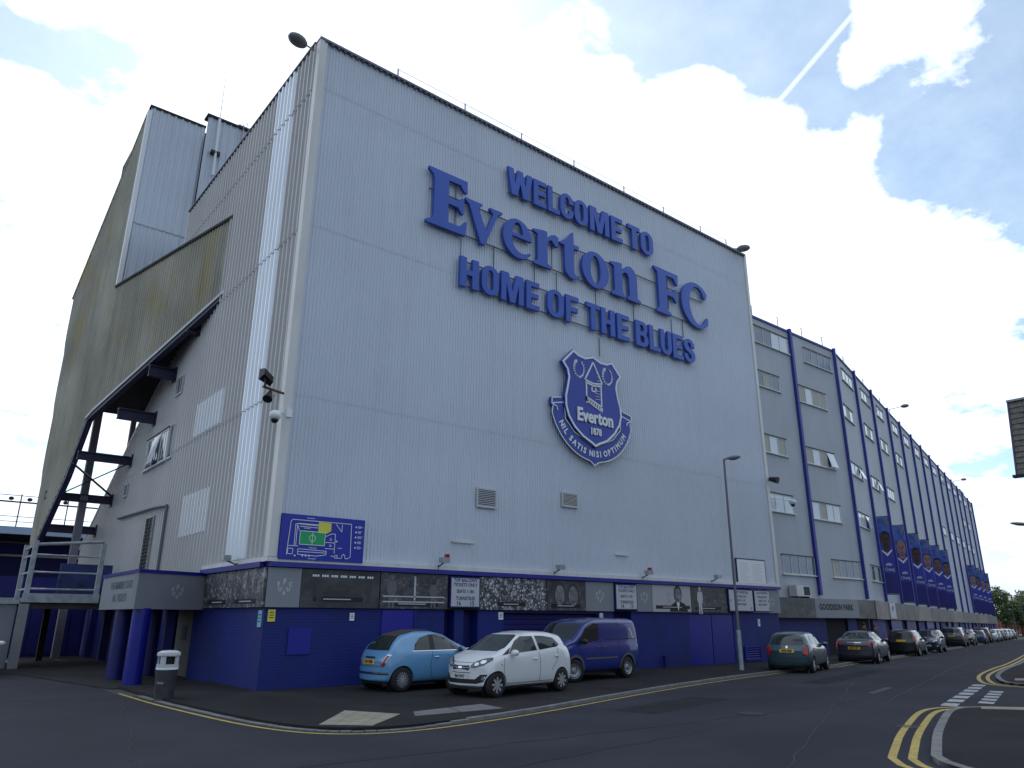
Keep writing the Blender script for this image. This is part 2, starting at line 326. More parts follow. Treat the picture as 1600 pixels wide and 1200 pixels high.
# ------------------------------------------------------------------ ground
def sheet(poly, h, zoff=0.0, step=2.0):                     # polygon on the sloping ground, with skirt depth h
    bm = bmesh.new(); vs = [bm.verts.new((x, y, 0)) for x, y in poly]; bm.faces.new(vs)
    xs = [p[0] for p in poly]
    x = 12.0
    while x < max(xs):
        if x > min(xs): bmesh.ops.bisect_plane(bm, geom=bm.verts[:] + bm.edges[:] + bm.faces[:], plane_co=(x, 0, 0), plane_no=(1, 0, 0))
        x += step
    if h:
        r = bmesh.ops.extrude_face_region(bm, geom=bm.faces[:]); 
        for v in [g for g in r['geom'] if isinstance(g, bmesh.types.BMVert)]: v.co.z = 1
    mb = MB(); bm.verts.index_update()
    mb.add([Vector((v.co.x, v.co.y, gz(v.co.x) + zoff + (0 if (not h or v.co.z > .5) else -h))) * S for v in bm.verts], [tuple(v.index for v in f.verts) for f in bm.faces])
    bm.free(); return mb
def smoothline(pts, it=2):
    for _ in range(it):
        q = [pts[0]]
        for a, b in zip(pts, pts[1:]): q += [(a[0] * .75 + b[0] * .25, a[1] * .75 + b[1] * .25), (a[0] * .25 + b[0] * .75, a[1] * .25 + b[1] * .75)]
        pts = q + [pts[-1]]
    return pts
def resamp(pts, st=2.0):
    out = [pts[0]]
    for a, b in zip(pts, pts[1:]):
        L_ = math.hypot(b[0] - a[0], b[1] - a[1]); n = max(1, int(L_ / st))
        out += [(a[0] + (b[0] - a[0]) * i / n, a[1] + (b[1] - a[1]) * i / n) for i in range(1, n + 1)]
    return out
def offs(pts, d):
    o = []
    for i, p in enumerate(pts):
        a = pts[max(0, i - 1)]; b = pts[min(len(pts) - 1, i + 1)]; t = Vector((b[0] - a[0], b[1] - a[1])).normalized(); o.append((p[0] - t.y * d, p[1] + t.x * d))
    return o
def ribbon(pts, w, zoff=.006, h=0.0, d=0.0):
    pts = resamp(pts); A = offs(pts, d - w / 2); B = offs(pts, d + w / 2); mb = MB(); V = []; n = len(pts)
    for a, b in zip(A, B): V += [Vector((a[0], a[1], gz(a[0]) + zoff)) * S, Vector((b[0], b[1], gz(b[0]) + zoff)) * S]
    F = [(2 * i, 2 * i + 1, 2 * i + 3, 2 * i + 2) for i in range(n - 1)]
    if h:
        V += [v - Vector((0, 0, h * S)) for v in V]; m = 2 * n
        F += [(2 * i, 2 * i + 2, m + 2 * i + 2, m + 2 * i) for i in range(n - 1)] + [(2 * i + 1, m + 2 * i + 1, m + 2 * i + 3, 2 * i + 3) for i in range(n - 1)] + [(0, 1, m + 1, m), (m - 2, 2 * m - 2, 2 * m - 1, m - 1)]
    return mb.add(V, F)
g = MB(); gx = [-900, -300, -60, 12, 14, 16, 18, 20, 22, 24, 26, 28, 32, 40, 60, 90, 130, 200, 500, 1500]; gy = [-900, -200, -40, 0, 40, 200, 1500]
g.add([Vector((x, y, gz(min(x, 220)) - .004)) * S for x in gx for y in gy], [(i * 7 + j, (i + 1) * 7 + j, (i + 1) * 7 + j + 1, i * 7 + j + 1) for i in range(len(gx) - 1) for j in range(6)])
struct(g.build('ground', pm('ground_far', (.06, .06, .06), .9, var=.3, vs=(.05, .05, .05))))
# the kerb line of the stadium footway
kerbA = [(-2.1, 3), (-2.05, -.4), (-1.95, -1.9), (-1.8, -3.78), (-1.62, -5.0), (-1.35, -5.85), (-.9, -6.35), (-.2, -6.52), (.7, -6.45), (2.7, -6.02), (5.87, -5.07), (9.84, -4.0), (14.8, -3.08), (19.8, -2.45), (24, -1.3), (31, .5), (104, 19.4), (150, 31.4)]
kerbA = smoothline(kerbA[:14], 2) + kerbA[14:]
near = smoothline([(2.0, -17), (2.35, -14.5), (2.92, -12.71), (4.2, -12.2), (5.33, -11.75), (6.98, -11.18), (8.2, -10.78), (8.9, -10.63), (9.5, -10.72), (10.5, -11.8), (16, -18.6)], 2)
far_ = smoothline([(23.5, -18.6), (17.2, -11.2), (16.0, -9.75), (16.1, -9.15), (16.9, -8.7), (18.9, -7.92), (21.94, -7.07), (31.5, -4.74), (44, -1.4), (104, 14.2), (150, 26)], 2)
road = MB(); P = sheet([(-40, -40), (26, -40), (160, -10), (160, 34), (104, 20), (31, 1.2), (20, 1), (-2.4, 1), (-2.4, 60), (-40, 60)], 0, 0.0); struct(P.build('road', M_asph))
struct(sheet(kerbA + [(150, 36), (104, 24), (34, 5), (22, 4), (-1.9, 3)], .12, .055).build('pavement', M_pave))
struct(sheet([(-2.3, 2.9), (22, 2.9), (24, 4), (20, 40), (-12, 40), (-12, 12), (-3.4, 9.5)], 0, .012).build('yard', pm('yard_tarmac', (.030, .029, .030), .9, ior=1.25, var=.25, vs=(.5, .5, .5), speck=.3, bump=.4, bs=(70, 70, 70))))
struct(sheet(near + [(10, -30), (2, -30)], .12, .055).build('pavement', M_pave))
struct(sheet(far_ + [(150, 20), (60, -8), (30, -20), (24, -30)], .12, .055).build('pavement', M_pave))
def kerbstones(line, w, side, name, z=.058, L_=.78, maxn=60):
    root = thing(name[0], name[1], 'kerb', Vector((line[0][0], line[0][1], 0)) * S)
    pts = resamp(line, L_); n = 0; mb = None
    for a, b in zip(pts, pts[1:]):
        d = Vector((b[0] - a[0], b[1] - a[1])); l = d.length
        if l < .05: continue
        d /= l; nn = Vector((-d.y, d.x)) * side; a2 = Vector(a) + d * .004; b2 = Vector(b) - d * .004; q9 = (Vector(a) + Vector(b)) / 2; zt9 = z if (name[1][:4] != 'worn' or q9.x > 1.2) else (.016 + (z - .016) * max(0, min(1, (q9.x - .2))))
        m = MB() if n < maxn else (mb or MB())
        j = random.uniform(-.003, .003)
        m.box8([Vector((q.x, q.y, gz(q.x) + zz_ + (j if zz_ > 0 else 0))) * S for q0 in (a2, b2) for q in (q0, q0 + nn * w) for zz_ in (-.06, zt9)])
        if n < maxn: m.build('kerbstone', M_kerb, root, recalc=True)
        else: mb = m
        n += 1
    if mb: mb.build('distant_kerbstones', M_kerb, root, stuff=True)
    return root
kerbstones([p for p in kerbA if p[1] < 1 or p[0] > 5][0:], .11, -1, ('kerb', 'worn concrete kerb edging the footway in front of the stadium'), maxn=50)
kerbstones(near, .12, -1, ('kerb', 'pale kerb curving round the near right street corner'), maxn=40)
kerbstones(far_, .12, -1, ('kerb', 'pale kerb curving round the corner beyond the side street'), maxn=40)
mark = lambda mb, nm, mat=M_wl, par=None: struct(mb.build(nm, mat))
mark(ribbon(kerbA[2:40], .075, .004, d=-.24) if False else ribbon([p for p in kerbA if -.8 < p[1] + 0 or True][3:], .075, .004, d=-.26), 'yellow_line', M_yel)
for d in (-.2, -.42):
    mark(ribbon(near, .1, .004, d=-d), 'yellow_line', M_yel); mark(ribbon(far_, .1, .004, d=-d), 'yellow_line', M_yel)
def quad(pts, zo, nm, mat): return struct(sheet(pts, 0, zo).build(nm, mat))
# give-way dashes across the mouth of the side street
for i in range(7):
    t = i / 7; x = 9.75 + 6.2 * t; y = -10.38 + 1.62 * t
    quad([(x, y), (x + .58, y + .15), (x + .50, y + .42), (x - .08, y + .27)], .005, 'give_way_dash', M_wl)
for i in range(5):
    t = i / 5; x = 10.8 + 3.4 * t; y = -10.66 + .93 * t
    quad([(x, y), (x + .42, y + .115), (x + .36, y + .38), (x - .06, y + .265)], .0052, 'give_way_dash', M_wl)
quad([(11.0, -8.2), (12.9, -7.75), (12.85, -7.6), (10.95, -8.05)], .0045, 'centre_line', M_wlold)
for x in (30, 46, 62, 76): quad([(x, -1.0 + (x - 31) * .26), (x + 2.2, -1.0 + (x - 28.8) * .26), (x + 2.2, -.86 + (x - 28.8) * .26), (x, -.86 + (x - 31) * .26)], .0045, 'centre_line', M_wlold)
# tactile paving: slabs with blisters
def tactile(corners, nx, ny, lab, mat=M_tact, dots=True):
    A, B, C_, D_ = [Vector(c) for c in corners]
    root = thing('tactile_paving', lab, 'paving', Vector((A.x, A.y, 0)) * S)
    for i in range(nx):
        for j in range(ny):
            def q(u, v):
                p = (A * (1 - u) + B * u) * (1 - v) + (D_ * (1 - u) + C_ * u) * v; return p
            e = .02; m = MB(); j0 = random.uniform(-.001, .001)
            m.box8([Vector((q(u, v).x, q(u, v).y, gz(A.x) + z)) * S for u in ((i + e) / nx, (i + 1 - e) / nx) for v in ((j + e) / ny, (j + 1 - e) / ny) for z in (.03, .061 + j0)])
            if dots:
                for a in range(4):
                    for b in range(4):
                        p = q((i + .14 + a * .24) / nx, (j + .14 + b * .24) / ny); m.cyl(Vector((p.x, p.y, gz(A.x) + .06)) * S, Vector((p.x, p.y, gz(A.x) + .0655)) * S, .017, 6, .01)
            m.build('slab', mat, root)
    return root
tactile([(-1.22, -5.72), (-.1, -4.35), (.42, -5.35), (-.62, -6.28)], 4, 4, 'buff blistered tactile slabs at the dropped kerb by the stadium corner')
tactile([(.45, -5.72), (.75, -5.2), (2.4, -4.98), (2.3, -5.75)], 5, 2, 'grey paving slabs set in the footway beside the white hatchback', M_slab, False)
tactile([(9.15, -11.0), (9.55, -10.85), (11.6, -13.2), (11.2, -13.5)], 8, 2, 'buff tactile slabs at the near side of the side street crossing')
tactile([(17.1, -9.0), (17.9, -8.75), (20.3, -11.6), (19.6, -12.0)], 8, 3, 'buff tactile slabs at the far side of the side street crossing')
M_patch = pm('asphalt_repair', (.022, .023, .029), .92, ior=1.25, var=.2, vs=(1, 1, 1), speck=.4, bump=.5, bs=(70, 70, 70)); M_tar = pm('tar_seam', (.010, .010, .013), .6)
quad([(-5.5, -9.5), (-3.6, -9.2), (-3.3, -11.2), (-5.3, -11.6)], .0030, 'road_repair', M_patch); quad([(4.2, -7.6), (7.4, -6.9), (7.1, -6.1), (4.0, -6.8)], .0031, 'road_repair', M_patch); quad([(12.5, -6.2), (19, -4.8), (18.9, -4.2), (12.3, -5.6)], .0032, 'road_repair', M_patch)
rn = random.Random(12)
for (x, y), (x2, y2) in (((-7, -8.2), (9, -8.9)), ((1, -12), (14, -6.2)), ((-2.6, 0), (-4.5, -9)), ((9, -9.3), (30, -3.2)), ((-3.4, -10), (3.2, -9.4))):
    n_ = 26; ribbon_pts = [(x + (x2 - x) * i / n_ + rn.uniform(-.05, .05), y + (y2 - y) * i / n_ + rn.uniform(-.05, .05)) for i in range(n_ + 1)]
    struct(ribbon(ribbon_pts, .018, .0034).build('tar_seam', M_tar))
mh = MB(); mh.cyl(Vector((5.6, -8.6, .002)) * S, Vector((5.6, -8.6, .0085)) * S, .3, 20); settag(mh.build('manhole_cover', pm('cast_iron', (.03, .03, .033), .6, .5, bump=.6, bs=(60, 60, 60))), 'round dark manhole cover set in the carriageway', 'manhole cover')
dr = thing('drain_grate', 'cast iron gully grate beside the double yellow lines', 'drain', Vector((6.1, -11.25, 0)) * S)
m = MB(); m.box8([Vector((x, y, z)) * S for x in (5.95, 6.35) for y in (-11.2, -10.9) for z in (-.02, .003)]); m.build('frame', M_gap, dr)
for i in range(6):
    m = MB(); y0 = -11.19 + i * .05; m.box8([Vector((x, y, z)) * S for x in (5.97, 6.33) for y in (y0, y0 + .025) for z in (0, .006)]); m.build('bar', pm('grate_iron', (.05, .045, .04), .6, .6), dr)
# ------------------------------------------------------------------ corner building
TOP = 17.5
cb = thing('corner_stand', 'tall grey corrugated end building of the football stadium above a blue brick base', 'stadium building', (0, 0, 0))
XR = 20.75
tiers = [(2.78, 6.86, 0), (6.84, 11.58, .006), (11.56, 15.93, .012), (15.91, TOP - .05, .018)]
for z0, z1, b in tiers:
    corrug(W0, [(.12, z0), (XR, z0), (XR, z1), (.12, z1)], .1, .019, b).build('cladding_sheet', M_clad, cb)
m = MB(); m.fb(W0, .1, XR, -13, -.03, 2.6, TOP - .12); m.box8([Vector((x, y, z)) * S for x in (.06, XR - .1) for y in (.3, 10.4) for z in (11, TOP - .12)]); m.build('core', M_soff, cb)
sidep = [(.1, 2.75), (.1, TOP), (12.2, TOP - .1), (12.2, 10.65), (16.68, 8.4), (22.3, 5.33), (23.6, 4.55), (23.6, 2.75)]
def clip(poly, z0, z1):
    bm = bmesh.new(); bm.faces.new([bm.verts.new((a, 0, z)) for a, z in poly])
    for zc, no in ((z0, (0, 0, -1)), (z1, (0, 0, 1))): bmesh.ops.bisect_plane(bm, geom=bm.verts[:] + bm.edges[:] + bm.faces[:], plane_co=(0, 0, zc), plane_no=no, clear_outer=True)
    out = []
    for f in bm.faces: out.append([(v.co.x, v.co.z) for v in f.verts])
    bm.free(); return out
for z0, z1, b in ((2.6, 6.98, 0), (6.94, 11.44, .02), (11.40, 15.9, .04), (15.86, 18, .06)):
    mb = MB()
    for q in clip(sidep, z0, z1): corrug(SD, q, .29, .055, b, .42, mbx=mb)
    mb.build('side_cladding_sheet', M_side, cb)
for z0, z1, b in ((2.95, 6.98, .012), (6.96, 11.44, .032), (11.42, 15.9, .052), (15.88, TOP, .072)):
    corrug(SD, [(1.55, z0), (3.0, z0), (3.0, z1), (1.55, z1)], .29, .055, b, .42).build('clear_sheet', M_grp, cb)
corrug(SD, [(4.74, 7.02), (7.35, 7.02), (7.35, 8.1), (4.74, 8.1)], .29, .055, .035, .42).build('clear_sheet', M_grp2, cb)
corrug(SD, [(4.84, 3.89), (7.45, 3.89), (7.45, 5.15), (4.84, 5.15)], .29, .055, .02, .42).build('clear_sheet', M_grp2, cb)
m = MB(); m.box8([Vector((x, y, z)) * S for x in (-.09, .13) for y in (-.1, .14) for z in (2.91, TOP)]); m.build('corner_flashing', M_trim, cb)
m = MB(); m.fb(W0, -.1, XR + .05, -.2, .12, TOP - .04, TOP + .03); m.fb(SD, .2, 12.3, -.2, .14, TOP - .02, TOP + .03); m.build('roof_capping', pm('capping_grey', (.2, .19, .24), .5, var=.2, vs=(2, 2, 2)), cb)
m = MB()
for i in range(104): m.fb(W0, i * .2 + .05, i * .2 + .12, .045, .11, TOP - .11, TOP - .04)
m.build('eaves_filler', M_dgrey, cb, stuff=True)
m = MB(); m.fb(W0, XR - .02, XR + .16, -.6, .06, 2.7, TOP); m.build('end_flashing', M_trim, cb)
m = MB(); m.fb(W0, -.02, XR + .1, -.1, .13, 2.69, 2.80); m.build('drip_rail', M_pil, cb)
m = MB(); m.fb(W0, -.11, XR + .1, -.02, .115, 2.80, 2.90); m.fb(SD, -.1, 4.6, -.02, .1, 2.80, 2.90); m.build('bottom_flashing', M_trim, cb)
m = MB(); m.fb(SD, .16, 4.5, -.1, .16, 2.68, 2.80); m.build('side_drip_rail', M_blue, cb)
m = MB(); m.fb(SD, 12.2, 12.35, -.1, .1, 10.6, TOP); m.build('rear_flashing', M_trim, cb)
# safety line on the roof edge
for x in (2.56, 5.14, 7.6, 10.16, 12.9, 15.31, 17.79, 19.67):
    m = MB(); m.cyl(W0.p(x, -.1, TOP), W0.p(x, -.1, TOP + .48), .032, 6); m.build('line_post', M_galv, cb)
m = MB()
for a, b in zip((2.56, 5.14, 7.6, 10.16, 12.9, 15.31, 17.79), (5.14, 7.6, 10.16, 12.9, 15.31, 17.79, 19.67)):
    for h in (.46, .1): m.cyl(W0.p(a, -.1, TOP + h), W0.p(b, -.1, TOP + h), .014, 4)
m.build('safety_line', M_galv, cb)
m = MB(); m.ell(W0.p(2.45, -.5, TOP + .05), .45, .4, .28); m.build('roof_cowl', M_galv, cb, smooth=True)
# louvred vents
def vent(fr, a0, a1, z0, z1, n, par, o=.03, slat=M_off, fr_mat=M_off):
    f = MB(); t = .05
    f.fb(fr, a0, a1, o, o + .05, z0, z0 + t); f.fb(fr, a0, a1, o, o + .05, z1 - t, z1); f.fb(fr, a0, a0 + t, o, o + .05, z0 + t, z1 - t); f.fb(fr, a1 - t, a1, o, o + .05, z0 + t, z1 - t)
    f = f.build('vent', fr_mat, par)
    b = MB(); b.fb(fr, a0 + t, a1 - t, o - .01, o + .004, z0 + t, z1 - t); b.build('vent_back', M_dark, f)
    for i in range(n):
        z = z0 + t + (z1 - z0 - 2 * t) * (i + .1) / n; h = (z1 - z0 - 2 * t) / n * .5
        s = MB(); s.box8([fr.p(a, oo, z + dz) for a in (a0 + t, a1 - t) for oo, e in ((o + .008, h), (o + .045, 0)) for dz in (e, e + .012)]); s.build('slat', slat, f)
vent(W0, 5.8, 6.52, 4.58, 5.14, 9, cb); vent(W0, 9.1, 9.8, 4.9, 5.36, 9, cb, slat=M_frame)
m = MB(); m.fb(W0, 5.0, 5.73, .03, .07, 3.55, 3.60); m.fb(W0, 11.46, 12.04, .03, .07, 3.55, 3.60); m.build('drip_lip', M_trim, cb)
vent(SD, 9.45, 10.25, 9.03, 9.72, 6, cb, .05); vent(SD, 9.55, 10.15, 6.75, 8.0, 14, cb, .05); vent(SD, 15.4, 16.0, 6.12, 6.67, 5, cb, .05); vent(SD, 10.6, 11.6, 2.9, 4.9, 16, cb, .05, M_soff, M_grail)
# side window with an opened light
def window(fr, a0, a1, z0, z1, n, par, o=.02, opened=None, mats=(M_glass,), depth=.07, big=.035):
    f = MB(); t = big; f.fb(fr, a0, a1, o - .02, o + depth * .2, z0, z0 + t); f.fb(fr, a0, a1, o - .02, o + depth * .2, z1 - t, z1)
    w = (a1 - a0 - t) / n
    for i in range(n + 1): f.fb(fr, a0 + i * w, a0 + i * w + t, o - .02, o + depth * .2, z0 + t, z1 - t)
    f = f.build('window', M_frame, par)
    for i in range(n):
        p = MB(); A, B = a0 + i * w + t, a0 + (i + 1) * w; mt = mats[i % len(mats)] if len(mats) > 1 else mats[0]
        if opened == i:
            p.box8([fr.p(a, oo + do, z) for a in (A, B) for z, oo in ((z0 + t, o + .2), (z1 - t, o)) for do in (0, .02)]); mt = M_glasssky
            b = MB(); b.fb(fr, A, B, o - .018, o - .01, z0 + t, z1 - t); b.build('opening', M_glass, f)
        else: p.fb(fr, A, B, o - .018, o - .004, z0 + t, z1 - t)
        p.build('pane', mt, f)
    s = MB(); s.fb(fr, a0 - .12, a1 + .12, o - .02, o + .07, z0 - .04, z0); s.build('sill', M_frame, f)
    s = MB(); s.fb(fr, a0 - .06, a1 + .06, o - .02, o + .04, z1, z1 + .035); s.build('lintel', M_soff, f)
    return f
window(SD, 10.35, 13.2, 6.78, 7.97, 3, cb, .07, 1, (M_glass, M_glass, M_glass), big=.07)
# pipes on the side wall
m = MB(); P = SD.p; pts = [P(9.0, .12, 2.8), P(9.0, .12, 5.05), P(10.5, .12, 5.15), P(16, .12, 5.3)]
for a, b in zip(pts, pts[1:]): m.cyl(a, b, .06, 8)
m.build('drain_pipe', pm('pipe_grey', (.12, .125, .15), .5), cb)
# blue brick base with openings
base = thing('blue_brick_base', 'dark blue painted brick ground storey with turnstile doors under the grey cladding', 'stadium wall', (0, 0, 0))
ops = [(4.86, 5.19, 1.78), (5.48, 5.96, 1.78), (6.86, 10.6, 1.72), (11.3, 12.14, 1.78), (15.07, 17.67, 1.74)]
H = 1.8; x = 0
for a0, a1, h in ops + [(20.7, 20.7, 0)]:
    m = MB(); m.fb(W0, x, a0, -.4, 0, 0, H); m.build('brick_pier', M_bluebrick, base); x = a1
    if h and h < 1.78: m = MB(); m.fb(W0, a0, a1, -.4, -.02, h, H); m.build('lintel', M_bluedk, base)
for a0, a1 in ((4.86, 5.19), (5.48, 5.96), (11.3, 12.14)):
    m = MB(); m.fb(W0, a0, a1, -.42, -.34, 0, H); m.build('turnstile_door', M_bluedk, base)
for i in range(12):
    m = MB(); z = .02 + i * .14; m.fb(W0, 6.86, 10.6, -.24, -.2, z, z + .125); m.build('shutter_slat', M_bluedk, base)
for a0 in (15.1, 16.4):
    d = MB(); d.fb(W0, a0, a0 + 1.26, -.1, -.02, .06, 1.72); d = d.build('metal_gate', M_blue, base)
m = MB(); m.fb(W0, 2.98, 3.9, 0, .035, .05, 1.76); d = m.build('door', pm('door_blue', (.02, .02, .28), .4), base)
m = MB(); m.fb(W0, 3.9, 3.96, 0, .06, .05, 1.76); m.build('door_frame', M_bluedk, d)
m = MB(); m.fb(W0, .6, 1.15, 0, .03, .78, 1.35); m.build('access_plate', pm('plate_blue', (.012, .015, .26), .5), base)
m = MB(); m.fb(W0, 12.2 + 1.4, 13.75, -.01, .1, 0, .42); m.build('outlet_pipe', M_bluedk, base)
vent(W0, 18.2, 19.25, .12, .62, 5, base, .0, M_blue, M_blue)
m = MB(); m.fb(SD, .4, 5.1, -.3, 0, 0, H); m.build('brick_pier', M_bluebrick, base)
m = MB(); m.fb(SD, 5.1, 6.9, -.3, -.12, 0, 2.7); m.build('rendered_panel', pm('cream_render', (.16, .15, .13), .7), base)
m = MB(); m.fb(SD, 5.9, 6.3, -.12, -.1, .95, 1.35); m.build('notice', pm('notice_dark', (.05, .05, .05), .5), base)
m = MB(); m.fb(SD, 6.9, 7.9, -.6, -.5, 0, 2.7); m.build('door', M_dark, base)
m = MB(); m.fb(SD, 7.9, 24, -.5, -.1, 0, 1.8); m.build('rear_wall', M_bluedk, base)
m = MB(); m.fb(SD, 4.5, 24, -.55, -.05, 1.8, 2.78); m.build('rear_lintel', M_soff, base)
for y in (9, 11, 13.2, 15.5, 18): m = MB(); m.fb(SD, y, y + .35, -.1, .12, 0, 2.6); m.build('brick_pier', M_bluedk, base)
# fascia panels
def fascia(par, a0, a1, mat, name='fascia_panel', fr=W0, o=.02, z0=1.8, z1=2.67, t=.05):
    m = MB(); m.fb(fr, a0 + .006, a1 - .006, o, o + t, z0, z1); return m.build(name, mat, par)
def emblem(par, fr, a, z, o, s=.72):
    for ch, da, dz, sz in (('E', -.2, .08, .17), ('F', 0, .15, .24), ('C', .2, .08, .17), ('U', -.14, -.08, .17), ('4', 0, -.2, .17), ('U', .14, -.08, .17)):
        write(par, fr, a + da * s, o, z + dz * s, ch, sz * s, M_off, bold=.006)
fd = thing('fascia_band', 'grey fascia of club emblem panels running above the blue brick wall', 'fascia', (0, 0, 1.8 * S))
for a0, a1 in ((-.02, .78), (10.03, 11.28), (12.36, 13.12), (18.95, 20.8)):
    f = fascia(fd, a0, a1, M_fasc); 
    if a0 > 18: emblem(f, W0, 20.25, 2.22, .075)
    else: emblem(f, W0, (a0 + a1) / 2, 2.25, .075)
m = MB(); m.fb(W0, .1, XR - .1, -5, -.45, 0, 2.6); m.build('light_block', M_dark, base)  # unseen dark box, added to stop light showing through the shutter gaps
m = MB(); m.fb(W0, 0, XR, -.05, .015, 1.79, 2.68); m.fb(SD, 0, 4.3, -.05, .015, 1.79, 2.68); m.build('backing_board', M_soff, fd)
# photo panels
def photo(a0, a1, lab, seed, fr=W0, **k):
    r = thing('photo_panel', lab, 'banner', fr.p((a0 + a1) / 2, 0, 1.8), 'black and white photo panels along the fascia')
    fascia(r, a0, a1, photo_mat('photo_%d' % seed, seed, **k), 'board', fr); return r
def cap(r, fr, a0, a1, z, mt=M_black):
    m = MB(); m.fb(fr, a0, a1, .07, .074, z, z + .11); c = m.build('caption_bar', mt, r); m = MB(); m.fb(fr, a0 + (a1 - a0) * .2, a1 - (a1 - a0) * .25, .074, .077, z + .045, z + .068); m.build('caption_line', M_off, c)
p1 = photo(.78, 2.85, 'black and white photo panel of a floodlit night match beside the corner emblem panel', 3, sc_=(3, 3, 5), lo=.5, hi=.86, bright=.22, crowd=0)
m = MB(); rnd = random.Random(4)
for i in range(7):
    a = 1.05 + i * .24
    for k in range(3): m.fb(W0, a + k * .06, a + k * .06 + .045, .071, .074, 2.5 + .0 * i, 2.55)
m.build('floodlight_print', M_white, p1); cap(p1, W0, 1.1, 2.4, 1.94)
def figure(r, fr, x, z, s, mat=pm('print_grey', (.13, .13, .135), .5), lean=0):
    m = MB(); m.prism(fr, arc(x + lean * s, z + .62 * s, .085 * s, .11 * s, 0, 330, 10), .072, .075)
    m.prism(fr, [(x - .16 * s, z + .5 * s), (x + .16 * s, z + .5 * s), (x + .2 * s, z + .2 * s), (x + .1 * s, z - .05 * s), (x + .13 * s, z - .45 * s), (x + .03 * s, z - .45 * s), (x, z - .1 * s), (x - .05 * s, z - .45 * s), (x - .13 * s, z - .45 * s), (x - .12 * s, z), (x - .22 * s, z + .15 * s)], .072, .075)
    m.build('figure_print', mat, r)
figure(p1, W0, 1.25, 2.1, .5, pm('print_dark', (.05, .05, .055), .5)); figure(p1, W0, 2.55, 2.12, .5, pm('print_dark', (.05, .05, .055), .5))
p2 = photo(2.87, 4.9, 'black and white photo panel of players training behind barriers, left of the first ticket sign', 5, sc_=(11, 11, 11), lo=.42, hi=.72, bright=.32, crowd=.2)
figure(p2, W0, 3.2, 2.12, .7); figure(p2, W0, 4.45, 2.1, .6, lean=.2); m = MB()
for z in (1.95, 2.08): m.fb(W0, 2.95, 4.8, .072, .078, z, z + .03)
m.fb(W0, 3.85, 3.9, .072, .078, 2.0, 2.6); m.build('rail_print', M_off, p2); cap(p2, W0, 3.1, 4.6, 1.86)
p3 = photo(5.96, 8.42, 'black and white photo panel of a packed cheering crowd right of the first ticket sign', 9, sc_=(13, 13, 11), lo=.42, hi=.58, bright=.6, crowd=.4); cap(p3, W0, 6.6, 7.6, 1.9)
p4 = photo(8.44, 10.01, 'black and white photo panel with two large smiling faces in a crowd', 14, sc_=(6, 6, 6), lo=.44, hi=.72, bright=.3, crowd=.15); cap(p4, W0, 8.6, 9.8, 1.88)
gsk = pm('print_face', (.17, .17, .175), .5, var=.6, vs=(6, 6, 6))
def face(r, fr, x, z, s, skin=gsk, hair=pm('print_hair_grey', (.045, .045, .048), .6)):
    m = MB(); m.prism(fr, arc(x, z + .05 * s, .25 * s, .34 * s, 0, 345, 20), .071, .073); m.build('hair_print', hair, r)
    m = MB(); m.prism(fr, arc(x, z, .19 * s, .29 * s, 0, 345, 20), .073, .0755); m.build('face_print', skin, r)
    m = MB()
    for dx in (-.075, .075): m.prism(fr, arc(x + dx * s, z + .05 * s, .03 * s, .018 * s, 0, 330, 8), .0755, .077)
    m.prism(fr, [(x - .07 * s, z - .14 * s), (x + .07 * s, z - .14 * s), (x + .05 * s, z - .18 * s), (x - .05 * s, z - .18 * s)], .0755, .077); m.prism(fr, [(x - .02 * s, z - .05 * s), (x + .02 * s, z - .05 * s), (x, z + .03 * s)], .0755, .077)
    m.build('features_print', pm('print_tone', (.07, .07, .072), .6), r)
face(p4, W0, 8.95, 2.24, 1.0); face(p4, W0, 9.5, 2.22, 1.0)
p5 = photo(13.14, 15.18, 'pale photo panel of a dark-haired man in a suit holding a cup', 21, sc_=(1, 1, 1), lo=.1, hi=.3, bright=.42, crowd=0)
m = MB(); m.prism(W0, [(14.0, 1.81), (15.0, 1.81), (14.85, 2.05), (14.6, 2.15), (14.35, 2.15), (14.1, 2.02)], .07, .072); m.build('suit_print', M_black, p5)
m = MB(); m.prism(W0, [(14.38, 2.15), (14.56, 2.15), (14.47, 1.83)], .0722, .0745); m.build('shirt_print', M_white, p5)
face(p5, W0, 14.47, 2.35, .85); cap(p5, W0, 13.3, 15.1, 1.9)
m = MB(); m.prism(W0, [(13.95, 2.1), (14.05, 2.1), (14.03, 2.2), (14.13, 2.42), (13.87, 2.42), (13.97, 2.2)], .072, .075); m.build('cup_print', M_galv, p5)
p6 = photo(15.2, 17.3, 'dark photo panel of a player raising an arm, left of the two arrowed signs', 27, sc_=(7, 7, 7), lo=.42, hi=.72, bright=.3, crowd=.2); figure(p6, W0, 15.7, 2.1, .8, M_off); cap(p6, W0, 15.4, 16.9, 1.88)
p7 = photo(.0, 4.25, 'black and white crowd photo panel round the corner on the side wall', 33, fr=SD, sc_=(9, 9, 8), lo=.42, hi=.6, bright=.45, crowd=.35); cap(p7, SD, .4, 1.8, 1.88); cap(p7, SD, 2.4, 3.8, 1.88)
